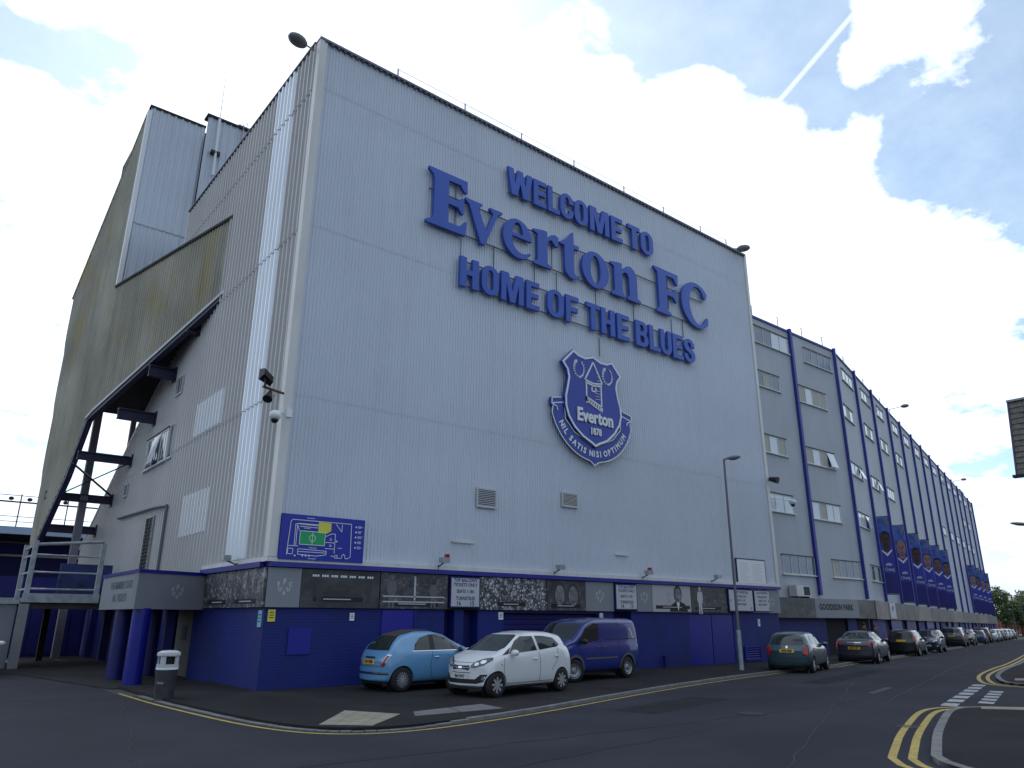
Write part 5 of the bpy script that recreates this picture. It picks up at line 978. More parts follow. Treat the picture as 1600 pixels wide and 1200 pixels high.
# red brick wall, low white building and trees beyond the stand
rw = thing('brick_boundary_wall', 'red brick boundary wall beyond the end of the stand', 'wall', FB.p(70, 0, -1))
for i in range(8):
    m = MB(); m.box8([FB.p(s, o, z) for s in (68.3 + i * 6, 74.15 + i * 6) for o in (-.6, -.4) for z in (-2.4, 1.35)]); m.build('wall_bay', M_redbrick, rw)
    m = MB(); m.box8([FB.p(s, o, z) for s in (74.15 + i * 6, 74.55 + i * 6) for o in (-.7, -.3) for z in (-2.4, 1.5)]); m.build('pier', M_redbrick, rw)
wb = thing('low_white_building', 'low white rendered building just past the end of the stand', 'building', FB.p(72, -4, -1))
m = MB(); m.fb(FB, 68.4, 74, -9, -2, -2.4, 2.35); m.build('wall', M_white, wb); m = MB(); m.fb(FB, 68.3, 74.1, -9.1, -1.9, 2.35, 2.5); m.build('roof', M_soff, wb)
def tree(x, y, h, r, mat, lab, seed, nl=4200):
    rn = random.Random(seed); b = Vector((x, y, gz(min(x, 140)))) * S; t = thing('tree', lab, 'tree', b, 'trees beyond the street stand'); hh = h * S; rr = r * S
    m = MB(); m.cyl(b, b + Vector((0, 0, hh * .45)), rr * .09, 8, rr * .06)
    for i in range(6):
        a = rn.uniform(0, 6.3); m.cyl(b + Vector((0, 0, hh * rn.uniform(.3, .45))), b + Vector((math.cos(a) * rr * .7, math.sin(a) * rr * .7, hh * rn.uniform(.55, .85))), rr * .04, 5, rr * .015)
    m.build('trunk', M_bark, t)
    cl = []
    for i in range(34):
        a = rn.uniform(0, 6.3); z = rn.uniform(.3, .95); w = math.sin(min(1, (z - .22) / .5) * math.pi * .62) * rr * rn.uniform(.3, 1.0)
        cl.append((b + Vector((math.cos(a) * w, math.sin(a) * w, hh * z)), rr * rn.uniform(.2, .38)))
    V = []; Fc = []
    for i in range(nl):
        c, cr_ = rn.choice(cl); d = Vector((rn.gauss(0, 1), rn.gauss(0, 1), rn.gauss(0, 1))).normalized() * cr_ * rn.uniform(.55, 1.08); p = c + d; s = rn.uniform(.10, .26)
        u = Vector((rn.gauss(0, 1), rn.gauss(0, 1), rn.gauss(0, .6))).normalized(); v = u.cross(Vector((rn.gauss(0, 1), rn.gauss(0, 1), rn.gauss(0, 1)))).normalized(); n = len(V)
        V += [p + u * s, p + v * s * .6, p - u * s, p - v * s * .6]; Fc.append((n, n + 1, n + 2, n + 3))
    m = MB(); m.add(V, Fc); m.build('crown', mat, t, recalc=False)
for i, (x, y, h, r, mt, lab) in enumerate([(128, 28.6, 7.4, 2.8, M_leaf, 'dark green tree rising directly behind the end of the stand'), (134, 27.2, 5.4, 2.2, M_leaf, 'low dark tree filling the gap behind the distant lamp columns'), (146, 30.5, 7.6, 3.0, M_leaf2, 'olive green tree in the middle of the far row'), (150, 26.0, 8.4, 3.6, M_leaf2, 'tall olive tree at the right edge of the picture'), (138, 31.5, 6.6, 3.0, M_leaf, 'bushy dark tree partly hidden by the banners'), (152, 20.0, 7.6, 3.4, M_leaf, 'dark tree furthest right, across the street end'), (170, 27, 7, 4, M_leaf2, 'hazy olive tree furthest down the street')]): tree(x, y, h, r, mt, lab, 40 + i)
for i, (x, y, w, h) in enumerate([(190, 24, 14, 6), (200, 42, 16, 7), (215, 5, 18, 7)]):
    bl = thing('distant_house', ['brick terrace end house at the far end of the street', 'brick house behind the far trees', 'long brick terrace closing the street on the right'][i], 'house', Vector((x, y, -1)) * S)
    B_('wall', M_redbrick, x, x + 10, y - w / 2, y + w / 2, -3, h * .65, bl); m = MB(); m.box8([Vector((a, b, z)) * S for b in (y - w / 2, y + w / 2) for z, xs in ((h * .65, (x - .3, x + 10.3)), (h, (x + 4.8, x + 5.2))) for a in xs]); m.build('roof', M_slate, bl)
    for k in range(4): B_('window', M_frame, x - .05, x, y - w / 2 + 1 + k * w / 4, y - w / 2 + 2.4 + k * w / 4, h * .35, h * .55, bl)
# ------------------------------------------------------------------ cars (built in metres about their own centre, nose along +x)
def interp(pts, x):
    if x >= pts[0][0]: return pts[0][1]
    if x <= pts[-1][0]: return pts[-1][1]
    for (x0, z0), (x1, z1) in zip(pts, pts[1:]):
        if x1 <= x <= x0: return z0 + (z1 - z0) * (x - x0) / (x1 - x0 if x1 != x0 else 1)
def smooth_i(pts, x, d=.06): return (interp(pts, x - d) + 2 * interp(pts, x) + interp(pts, x + d)) / 4
def sstep(a, b, x): t = max(0, min(1, (x - a) / (b - a))); return t * t * (3 - 2 * t)
class Car:
    def __init__(s, sp):
        s.sp = sp; s.L, s.W, s.H = sp['L'], sp['W'], sp['H']; hl = s.L / 2
        xs = sorted(set([round(-hl + s.L * i / 46, 4) for i in range(47)]))
        belt0 = sp['belt']; V = []; K = 12
        def pt(x, j):
            zt = smooth_i(sp['top'], x); zb = smooth_i(belt0, x); zb = min(zb, zt - .035)
            e = abs(x) / hl; tap = sp.get('tf', .13) if x > 0 else sp.get('tr', .10)
            w = s.W / 2 * (1 - tap * max(0, (e - .45) / .55) ** 2.2)
            cab = sstep(0, sp.get('cabh', .3), zt - zb); wr = w * (.93 * (1 - cab) + sp.get('roofw', .74) * cab)
            zs = sp.get('sill', .2) + (.06 * max(0, (e - .8) / .2) ** 1.5)
            def lp(a, b, t): return a + (b - a) * t
            row = [(0, zs), (w * .8, zs), (w * .955, zs + .04), (w * .99, lp(zs, zb, .3)), (w, lp(zs, zb, .62)), (w * .985, zb - .05), (w * .945, zb), (lp(w * .935, wr, .5) + .012 * cab, lp(zb, zt - .06 * cab, .5)), (wr, zt - .065 * cab - .004), (wr * .88, zt - .022 * cab), (wr * .48, zt), (0, zt + .012)]
            return row[j]
        def warp(x, y, z):
            e = max(0, (abs(x) - hl + .55) / .55); sg = 1 if x > 0 else -1; nose = sp['nose'] if x > 0 else sp['tail']
            c = sp.get('cf', .26) if x > 0 else sp.get('cr', .13)
            x2 = x + sg * interp(nose, z) * e ** 1.3 - sg * c * (abs(y) / (s.W / 2)) ** 2.6 * e
            return Vector((x2, y, z))
        ring = [(j, 1) for j in range(K)] + [(j, -1) for j in range(K - 2, 0, -1)]; n = len(ring)
        for x in xs:
            for j, sg in ring: y, z = pt(x, j); V.append(warp(x, y * sg, z))
        F = []
        for i in range(len(xs) - 1):
            for k in range(n): F.append((i * n + k, i * n + (k + 1) % n, (i + 1) * n + (k + 1) % n, (i + 1) * n + k))
        for i, x in ((0, xs[0]), (len(xs) - 1, xs[-1])):             # end caps, crosswise strips
            fr = [1, .6, .2, -.2, -.6, -1]; G_ = {}
            for j in range(1, K - 1):
                y, z = pt(x, j)
                for q, f in enumerate(fr):
                    if f == 1: G_[j, q] = i * n + j
                    elif f == -1: G_[j, q] = i * n + (n - j)
                    else: V.append(warp(x, y * f, z)); G_[j, q] = len(V) - 1
            for j in range(1, K - 2):
                for q in range(5): F.append((G_[j, q], G_[j, q + 1], G_[j + 1, q + 1], G_[j + 1, q]))
            for j, c in ((1, i * n), (K - 2, i * n + K - 1)): F.append(tuple(G_[j, q] for q in range(6)) + (c,))
        bm = bmesh.new(); vs = [bm.verts.new(v) for v in V]
        for f in F:
            try: bm.faces.new([vs[q] for q in f])
            except ValueError: pass
        bmesh.ops.recalc_face_normals(bm, faces=bm.faces); me = bpy.data.meshes.new('shell'); bm.to_mesh(me); bm.free()
        ob = bpy.data.objects.new('shell', me); sc.collection.objects.link(ob)
        ss_ = ob.modifiers.new('s', 'SUBSURF'); ss_.levels = 1; ss_.render_levels = 1
        s.wb = sp['wb']; s.r = sp['r']; s.cx = sp.get('cx', 0); cut = MB()
        for x in (s.cx + s.wb / 2, s.cx - s.wb / 2):
            cut.cyl((x, s.W / 2 + .3, s.r * .98), (x, s.W / 2 - .26, s.r * .98), s.r * 1.13, 32); cut.cyl((x, -s.W / 2 - .3, s.r * .98), (x, -s.W / 2 + .26, s.r * .98), s.r * 1.13, 32)
        co = cut.build('cut', M_black); bo = ob.modifiers.new('b', 'BOOLEAN'); bo.object = co; bo.operation = 'DIFFERENCE'; bo.solver = 'EXACT'
        dg = bpy.context.evaluated_depsgraph_get(); dg.update(); ev = ob.evaluated_get(dg); s.me = bpy.data.meshes.new_from_object(ev)
        bpy.data.objects.remove(ob); bpy.data.objects.remove(co); s.me.materials.clear(); s.me.shade_smooth(); s.me.set_sharp_from_angle(angle=R(40))
        b2 = bmesh.new(); b2.from_mesh(s.me); s.bvh = BVHTree.FromBMesh(b2); b2.free()
    def hit(s, axis, a, b, off):
        sg = {'L': 1, 'R': -1, 'F': 1, 'B': -1, 'T': 1}[axis]
        if axis in 'LR': o, d = Vector((a, 5 * sg, b)), Vector((0, -sg, 0))
        elif axis in 'FB': o, d = Vector((5 * sg, a, b)), Vector((-sg, 0, 0))
        else: o, d = Vector((a, b, 5)), Vector((0, 0, -1))
        h = s.bvh.ray_cast(o, d)
        if h[0] is None:
            q = s.bvh.find_nearest(o + d * (5 - (s.L / 2 if axis in 'FB' else s.W / 2))); return q[0] - d * off
        n = h[1]; n = n if n.dot(d) < 0 else -n
        return h[0] + (n * .7 - d * .5).normalized() * off
    def patch(s, axis, outline, off=.006, step=.07):
        bm = bmesh.new(); vs = [bm.verts.new((a, b, 0)) for a, b in outline]; bm.faces.new(vs)
        for k in (0, 1):
            lo = min(p[k] for p in outline); hi = max(p[k] for p in outline); x = lo + step
            no = (1, 0, 0) if k == 0 else (0, 1, 0)
            while x < hi - .004: bmesh.ops.bisect_plane(bm, geom=bm.verts[:] + bm.edges[:] + bm.faces[:], plane_co=(x, x, 0), plane_no=no); x += step
        bmesh.ops.triangulate(bm, faces=bm.faces[:]); bm.verts.index_update()
        r = ([s.hit(axis, v.co.x, v.co.y, off) for v in bm.verts], [tuple(v.index for v in f.verts) for f in bm.faces]); bm.free(); return r
    def decal(s, axis, txt, a, b, size, off, **k):
        v, f = text2d(txt, size, **k); sg = {'F': 1, 'B': -1, 'L': -1, 'R': 1}[axis]
        return ([s.hit(axis, a + q[0] * sg, b + q[1], off) for q in v], f)
def line_outline(pts, w):
    A = offs(pts, w / 2); B = offs(pts, -w / 2); return A + B[::-1]
def wheel(r, style, w=.18):
    q = Matrix.Rotation(math.pi / 2, 4, 'X')
    m = MB(); m.lathe([(r * .66, -w * .5), (r * .9, -w * .5), (r * .985, -w * .38), (r, -w * .2), (r, w * .2), (r * .985, w * .38), (r * .9, w * .5), (r * .66, w * .5)], 32, q, False); ty = m.build('wheel', M_tyre, bpy.data.objects.new('x', None), smooth=True)
    ty.parent = None
    rim = MB(); rim.lathe([(r * .66, w * .46), (r * .685, w * .50), (r * .63, w * .47), (r * .60, w * .1), (r * .02, w * .05)], 32, q, False); rd = MB()
    n = {'spoke': 8, 'multi': 16, 'five': 5, 'steel': 0}[style]
    for i in range(n):
        a = 2 * math.pi * i / n; d = Vector((math.cos(a), 0, math.sin(a))); t = Vector((-math.sin(a), 0, math.cos(a))); wd_ = {'spoke': .032, 'multi': .012, 'five': .05}[style]
        rd.box8([d * rr + t * (ww * sgn) + Vector((0, -yy, 0)) for rr, ww in ((r * .12, wd_ * .7), (r * .66, wd_)) for sgn in (-1, 1) for yy in (w * .36, w * .46)])
    c0 = Matrix.Rotation(math.pi / 2, 4, 'X')
    if style == 'steel': rd.lathe([(r * .6, w * .2), (r * .52, w * .42), (r * .3, w * .30), (r * .2, w * .42), (r * .02, w * .44)], 24, c0, False)
    else: rd.lathe([(r * .15, w * .35), (r * .14, w * .47), (r * .02, w * .48)], 14, c0)
    back = rim.build('rim_dish', pm('rim_dark', (.03, .03, .032), .5, .5) if n else M_steelw, ty, smooth=True); sp_ = rd.build('rim', M_alloy if n else M_steelw, ty)
    return ty
def side_mats(car, root, items):
    for nm, pts, mt, off in items:
        for ax in 'LR':
            v, f = car.patch(ax, pts, off); m = MB(); m.add(v, f); m.build(nm, mt, root, smooth=True, recalc=False)
def make_car(name, label, cat, sp, group=None):
    car = Car(sp); root = thing(name, label, cat, (0, 0, 0), group); body = bpy.data.objects.new('body', car.me); sc.collection.objects.link(body); car.me.materials.append(sp['paint']); body.parent = root; ORG[body.name] = Vector()
    W, L_, r = car.W, car.L, car.r
    m = MB(); m.box(-L_ / 2 + .3, L_ / 2 - .3, -W / 2 + .22, W / 2 - .22, .17, .5)
    m.build('underbody', M_black, root)
    w0 = None
    for i, x in enumerate((car.cx + car.wb / 2, car.cx - car.wb / 2)):
        for sg in (1, -1):
            w_ = wheel(r, sp['wheel'], sp.get('tw', .18)) if w0 is None else copy_tree(w0)
            w0 = w0 or w_; w_.parent = root; w_.location = (x, -sg * (W / 2 - .11) * 1.0, r); w_.rotation_euler = (0, random.uniform(0, 6), math.pi if sg < 0 else 0)
            if sp.get('steer') and i == 0: w_.rotation_euler = (0, w_.rotation_euler.y, (math.pi if sg < 0 else 0) + sp['steer'])
        for sg in (1, -1): m = MB(); m.cyl((x, sg * (W / 2 - .255), r), (x, sg * (W / 2 - .30), r), r * 1.16, 24); m.build('wheel_well', M_black, root)
    for nm, ax, pts, mt, off in sp['patches']:
        for A in ax:
            P_ = pts
            v, f = car.patch(A, P_, off); m = MB(); m.add(v, f); m.build(nm, mt, root, smooth=True, recalc=False)
            if len(ax) == 1 and A in 'FB' and nm.startswith(('head', 'tail', 'fog', 'refl', 'head_light')) :
                v, f = car.patch(A, [(-a, b) for a, b in P_], off); m = MB(); m.add(v, f); m.build(nm, mt, root, smooth=True, recalc=False)
    for pts, w in sp.get('gaps', []):
        for A in 'LR':
            v, f = car.patch(A, line_outline(pts, w), .003, .05); m = MB(); m.add(v, f); m.build('panel_gap', M_gap, root, recalc=False)
    for x, z in sp.get('handles', []):
        for A, sg in (('L', 1), ('R', -1)):
            h = car.hit(A, x, z, .0); m = MB(); m.ell(h + Vector((0, sg * .012, 0)), .095, .022, .018, 10, 5); m.build('door_handle', sp.get('hmat', sp['paint']), root, smooth=True)
    mx_, mz_ = sp['mirror']
    for sg in (1, -1):
        h = car.hit('L' if sg > 0 else 'R', mx_, mz_, 0); c = h + Vector((-.01, sg * .13, .02)); m = MB(); m.ell(c, .085, .12, .08, 14, 8); m.cyl(h - Vector((0, sg * .03, .03)), c, .03, 6); mr = m.build('mirror', sp.get('mmat', sp['paint']), root, smooth=True)
        m = MB(); m.ell(c + Vector((-.035, 0, 0)), .06, .1, .065, 12, 6); m.build('mirror_glass', M_cglass, mr, smooth=True)
    for ax, txt, a, b, mt in sp.get('plates', []):
        o = .022; pts = [(-.26 + a, b - .055), (.26 + a, b - .055), (.26 + a, b + .055), (-.26 + a, b + .055)]
        v, f = car.patch(ax, pts, o, .13); m = MB(); m.add(v, f); pl = m.build('number_plate', mt, root, recalc=False)
        if txt: v, f = car.decal(ax, txt, a, b, .098, o + .006, xs=.82, bold=.003); m = MB(); m.add(v, f); m.build('plate_characters', M_black, pl, recalc=False)
    if sp.get('extra'): sp['extra'](car, root)
    return root
def place(root, x, y, ang, z=None):
    root.location = Vector((x, y, (gz(x) if z is None else z))) * S; root.rotation_euler = (0, 0, ang); return root
def glassbox(xb, zb, xt, zt): return [(a, b) for a, b in zip(xb, zb)] + [(a, b) for a, b in zip(xt, zt)]
NOSE = [(.1, -.10), (.25, 0), (.5, 0), (.62, -.04), (.8, -.16), (1.0, -.2)]; TAIL = [(.1, -.06), (.3, 0), (.55, -.0), (.7, -.06), (.9, -.1), (1.3, -.1)]
# --- white hatchback
P_white = paint('paint_white', (.70, .71, .72)); P_lblue = paint('paint_light_blue', (.115, .29, .50)); P_van = paint('paint_van_blue', (.008, .024, .18)); P_teal = paint('paint_teal', (.042, .085, .11), .35); P_char = paint('paint_charcoal', (.06, .06, .075), .5); P_blk = paint('paint_black', (.012, .012, .014)); P_navy = paint('paint_navy', (.02, .03, .07), .3); P_silver = paint('paint_silver', (.42, .44, .47), .6); P_dblue = paint('paint_mid_blue', (.03, .06, .2), .3); P_grey = paint('paint_grey', (.12, .12, .13), .5); P_maroon = paint('paint_dark_red', (.08, .02, .025), .3)
kia = dict(L=3.62, W=1.60, H=1.48, wb=2.385, r=.284, cx=-.02, wheel='spoke', paint=P_white, sill=.19, roofw=.76, cabh=.32, cf=.34, cr=.12,
    top=[(1.81, .66), (1.68, .80), (1.30, .94), (1.00, 1.03), (.22, 1.43), (-.3, 1.49), (-.9, 1.48), (-1.42, 1.40), (-1.60, 1.15), (-1.72, .98), (-1.81, .8)], belt=[(1.81, .66), (1.0, .90), (.6, .92), (-.4, .98), (-1.1, 1.05), (-1.81, 1.0)], nose=[(.1, -.12), (.2, -.02), (.38, .0), (.5, -.02), (.62, -.05), (.8, -.14), (1, -.16)], tail=[(.1, -.05), (.3, 0), (.6, 0), (.8, -.06), (1.3, -.1)],
    patches=[('windscreen', 'F', [(-.56, 1.03), (.56, 1.03), (.60, 1.10), (.50, 1.38), (.44, 1.405), (-.44, 1.405), (-.50, 1.38), (-.60, 1.10)], M_cglass, .006),
             ('rear_window', 'B', [(-.5, 1.08), (.5, 1.08), (.44, 1.34), (-.44, 1.34)], M_cglass, .006),
             ('door_glass', 'LR', [(.74, .97), (-.28, 1.03), (-.20, 1.37), (.20, 1.37), (.42, 1.26)], M_cglass, .006), ('door_glass', 'LR', [(-.37, 1.035), (-1.05, 1.10), (-1.18, 1.15), (-.98, 1.32), (-.60, 1.37), (-.30, 1.375)], M_cglass, .006),
             ('quarter_trim', 'LR', [(.98, .94), (.76, .965), (.60, 1.12)], M_black, .007),
             ('headlight_bezel', 'F', [(.30, .71), (.36, .79), (.54, .87), (.70, .90), (.72, .84), (.62, .72), (.44, .67), (.33, .67)], pm('lamp_housing', (.10, .11, .13), .15, .3), .008),
             ('headlight', 'F', arc(.45, .745, .055, .04, 0, 340, 12), M_lampb, .014), ('headlight', 'F', arc(.58, .80, .065, .045, 0, 340, 12), M_lampb, .014),
             ('grille', 'F', [(-.27, .72), (-.12, .71), (.12, .71), (.27, .72), (.30, .66), (.26, .61), (.1, .63), (-.1, .63), (-.26, .61), (-.30, .66)], pm('grille_dark', (.03, .015, .02), .4), .008), ('grille_badge', 'F', [(-.06, .65), (.06, .65), (.06, .69), (-.06, .69)], M_chrome, .014),
             ('bonnet_gap', 'F', [(-.5, .775), (.5, .775), (.5, .783), (-.5, .783)], M_gap, .003),
             ('intake_slot', 'F', [(-.32, .545), (.32, .545), (.32, .56), (-.32, .56)], M_gap, .006),
             ('lower_intake', 'F', [(-.48, .315), (.48, .315), (.62, .36), (.70, .52), (.56, .52), (.44, .415), (-.44, .415), (-.56, .52), (-.70, .52), (-.62, .36)], pm('intake_black', (.015, .01, .012), .4), .008),
             ('foglight', 'F', [(.57, .40), (.63, .40), (.66, .47), (.60, .48)], M_chrome, .014), ('tail_light', 'B', [(.58, .9), (.70, .9), (.66, 1.18), (.56, 1.12)], M_red, .01),
             ('sill_trim', 'LR', [(.86, .235), (.86, .25), (-.86, .25), (-.86, .235)], M_gap, .004), ('side_repeater', 'LR', [(1.02, .72), (1.02, .75), (1.06, .75), (1.06, .72)], pm('amber', (.5, .2, .02), .3), .006)],
    gaps=[([(.93, .88), (.97, .6), (.88, .3)], .012), ([(-.33, .99), (-.36, .6), (-.33, .28)], .012), ([(-1.08, 1.06), (-1.0, .75), (-.8, .55)], .012), ([(.9, .3), (-.8, .3)], .010)],
    handles=[(-.18, .83), (-1.0, .88)], mirror=(.66, .97), plates=[('F', 'PJ64 ZWT', 0, .47, M_pw)])
k1 = make_car('parked_hatchback', 'white five-door hatchback parked on the footway facing left, in front of the blue cars', 'car', kia)
place(k1, 4.22, -3.50, math.pi - R(0) + R(7), .055)
# --- light blue retro city car (rear three-quarter)
fia = dict(L=3.55, W=1.63, H=1.49, wb=2.3, r=.30, cx=.02, wheel='multi', paint=P_lblue, sill=.2, roofw=.70, cabh=.4, cf=.36, cr=.22, tr=.13,
    top=[(1.775, .62), (1.66, .80), (1.3, .95), (1.02, 1.02), (.35, 1.39), (-.1, 1.485), (-.6, 1.48), (-1.05, 1.38), (-1.35, 1.18), (-1.52, 1.0), (-1.66, .9), (-1.775, .72)], belt=[(1.775, .62), (1.0, .93), (0, .95), (-.9, .97), (-1.5, .93), (-1.775, .7)], nose=NOSE, tail=[(.1, -.1), (.28, -.02), (.45, .02), (.6, -.02), (.8, -.08), (1.0, -.1)],
    patches=[('windscreen', 'F', [(-.55, 1.05), (.55, 1.05), (.5, 1.36), (-.5, 1.36)], M_cglass, .006), ('rear_window', 'B', [(-.54, 1.0), (.54, 1.0), (.48, 1.22), (.40, 1.36), (-.40, 1.36), (-.48, 1.22)], M_cglass, .006),
             ('fabric_roof', 'T', [(.35, -.42), (-1.0, -.42), (-1.12, -.36), (-1.12, .36), (-1.0, .42), (.35, .42)], pm('fabric_brown', (.06, .045, .045), .9), .01),
             ('door_glass', 'LR', [(.82, .99), (-.12, .99), (-.10, 1.385), (.15, 1.37), (.45, 1.24)], M_cglass, .006), ('quarter_glass', 'LR', [(-.28, .99), (-.80, .99), (-.72, 1.15), (-.55, 1.30), (-.25, 1.375)], M_cglass, .006), ('pillar_trim', 'LR', [(-.12, .99), (-.28, .99), (-.25, 1.375), (-.10, 1.385)], M_black, .005),
             ('belt_trim', 'LR', [(.84, .965), (.84, .985), (-.84, .985), (-.84, .965)], M_chrome, .008),
             ('tail_light_bezel', 'B', [(.46, .60), (.58, .60), (.70, .90), (.60, .90)], M_chrome, .008), ('tail_light', 'B', [(.49, .62), (.575, .62), (.67, .87), (.61, .88)], M_red, .016),
             ('headlight', 'F', arc(.52, .72, .1, .1, 0, 340, 14), M_lamp, .01), ('boot_handle', 'B', [(-.24, .80), (.24, .80), (.22, .84), (-.22, .84)], M_chrome, .02), ('boot_gap', 'B', [(-.56, .605), (.56, .605), (.56, .615), (-.56, .615)], M_gap, .003),
             ('bumper_trim', 'B', [(-.7, .44), (.7, .44), (.7, .475), (-.7, .475)], M_chrome, .014), ('bumper_shadow', 'B', [(-.7, .415), (.7, .415), (.7, .437), (-.7, .437)], M_gap, .006), ('wiper', 'B', [(-.4, 1.0), (.1, 1.0), (.1, 1.03), (-.4, 1.03)], M_black, .016)],
    gaps=[([(.86, .93), (.86, .6), (.8, .28)], .012), ([(-.2, .97), (-.28, .6), (-.2, .28)], .012)], handles=[(-.08, .82)], hmat=M_chrome, mirror=(.72, .98), plates=[('B', 'DK14 FXM', 0, .715, M_py)])
f1 = make_car('parked_city_car', 'light blue rounded city car with brown fabric roof left of the white hatchback', 'car', fia)
place(f1, 3.30, -1.42, R(3), .055)
# --- blue panel van
van = dict(L=4.28, W=1.80, H=1.82, wb=2.66, r=.325, cx=-.05, wheel='steel', paint=P_van, sill=.24, roofw=.91, cabh=.5, cf=.3, cr=.06, tf=.14, tr=.03, tw=.2,
    top=[(2.14, .78), (2.02, .95), (1.5, 1.12), (1.22, 1.18), (.62, 1.68), (.25, 1.79), (-.3, 1.82), (-1.85, 1.81), (-2.04, 1.74), (-2.1, 1.3), (-2.14, .8)], belt=[(2.14, .8), (1.4, 1.02), (.9, 1.06), (-2.14, 1.10)], nose=NOSE, tail=[(.1, -.02), (.4, 0), (.6, -.02), (1.8, -.06)],
    patches=[('windscreen', 'F', [(-.66, 1.2), (.66, 1.2), (.62, 1.66), (-.62, 1.66)], M_cglass, .006), ('door_glass', 'LR', [(1.12, 1.08), (.10, 1.16), (.06, 1.66), (.46, 1.66), (.66, 1.55)], M_cglass, .006),
             ('arch_trim', 'LR', [(p[0] + 1.28, p[1] + .32) for p in arc(0, 0, .45, .45, 0, 180, 18) + arc(0, 0, .375, .375, 180, 0, 18)], M_gplast, .016), ('arch_trim', 'LR', [(p[0] - 1.38, p[1] + .32) for p in arc(0, 0, .45, .45, 0, 180, 18) + arc(0, 0, .375, .375, 180, 0, 18)], M_gplast, .016),
             ('rubbing_strip', 'LR', [(.78, .62), (-.82, .62), (-.82, .67), (.78, .67)], M_gplast, .012), ('front_bumper', 'F', [(-.8, .3), (.8, .3), (.8, .58), (-.8, .58)], M_gplast, .012), ('headlight', 'F', [(.5, .78), (.75, .85), (.8, 1.0), (.62, .96)], M_lamp, .01), ('grille', 'F', [(-.4, .7), (.4, .7), (.42, .82), (-.42, .82)], M_black, .008),
             ('screen_sticker', 'F', [(-.5, 1.26), (-.40, 1.26), (-.40, 1.34), (-.5, 1.34)], M_cyan, .01), ('tail_light', 'B', [(.72, .9), (.85, .9), (.83, 1.5), (.74, 1.5)], M_red, .01)],
    gaps=[([(1.1, 1.02), (1.0, .7), (.95, .35)], .012), ([(.0, 1.72), (.02, 1.1), (.0, .35)], .012), ([(-.95, 1.72), (-.93, 1.1), (-.9, .75)], .012), ([(-.2, 1.18), (-1.95, 1.18)], .022), ([(.02, 1.64), (-1.9, 1.64)], .01)], handles=[(.12, .97), (-.14, .97)], hmat=M_gplast, mmat=M_black, mirror=(.95, 1.12), plates=[('F', '', 0, .42, M_pw)], steer=R(-28))
v1 = make_car('parked_van', 'royal blue panel van with grey wheel arches parked facing left beside the white hatchback', 'van', van)
place(v1, 8.10, -1.72, math.pi + R(7), .055)
# --- generic hatchback (rear seen)
def hatch(p, **k):
    d = dict(L=3.8, W=1.64, H=1.42, wb=2.47, r=.29, cx=0, wheel='five', paint=p, sill=.2, roofw=.75, cabh=.3, cf=.3, cr=.13,
    top=[(1.9, .62), (1.78, .76), (1.2, .90), (.9, .96), (.2, 1.34), (-.3, 1.42), (-1.0, 1.41), (-1.5, 1.33), (-1.68, 1.1), (-1.78, .96), (-1.9, .74)], belt=[(1.9, .62), (.9, .88), (-.6, .92), (-1.5, .98), (-1.9, .9)], nose=NOSE, tail=TAIL,
    patches=[('windscreen', 'F', [(-.56, .99), (.56, .99), (.5, 1.32), (-.5, 1.32)], M_cglass, .006), ('rear_window', 'B', [(-.60, .99), (-.4, .965), (.4, .965), (.60, .99), (.50, 1.33), (-.50, 1.33)], M_cglass, .006),
             ('door_glass', 'LR', [(.72, .92), (-.25, .95), (-.2, 1.32), (.15, 1.31), (.4, 1.2)], M_cglass, .006), ('door_glass', 'LR', [(-.33, .955), (-1.2, 1.0), (-1.1, 1.25), (-.9, 1.32), (-.28, 1.33)], M_cglass, .006),
             ('tail_light', 'B', [(.54, .62), (.70, .60), (.74, .92), (.60, .95)], M_red, .012), ('bumper', 'B', [(-.74, .26), (.74, .26), (.76, .56), (-.76, .56)], k.get('bump', pm('bumper_teal', (.02, .045, .055), .5)), .014), ('headlight', 'F', [(.38, .68), (.55, .82), (.76, .86), (.74, .7), (.55, .64)], M_lamp, .01), ('grille', 'F', [(-.35, .66), (.35, .66), (.32, .74), (-.32, .74)], M_black, .01), ('lower_intake', 'F', [(-.5, .3), (.5, .3), (.45, .46), (-.45, .46)], M_black, .01), ('badge', 'B', arc(0, .89, .04, .05, 0, 330, 8), M_chrome, .012)],
    gaps=[([(.86, .86), (.9, .6), (.82, .3)], .012), ([(-.3, .92), (-.32, .6), (-.3, .3)], .012), ([(-1.15, .95), (-.95, .6)], .012)], handles=[(-.15, .80), (-1.05, .84)], mirror=(.6, .94), plates=[('B', 'PX02 EHM', 0, .76, M_py), ('F', '', 0, .5, M_pw)])
    d.update({a: b for a, b in k.items() if a != 'bump'}); return d
h1 = make_car('parked_hatchback', 'metallic teal hatchback seen from behind, nearest car in the street row', 'car', hatch(P_teal), 'cars parked along the street kerb'); 
G4 = 'cars parked along the street kerb'
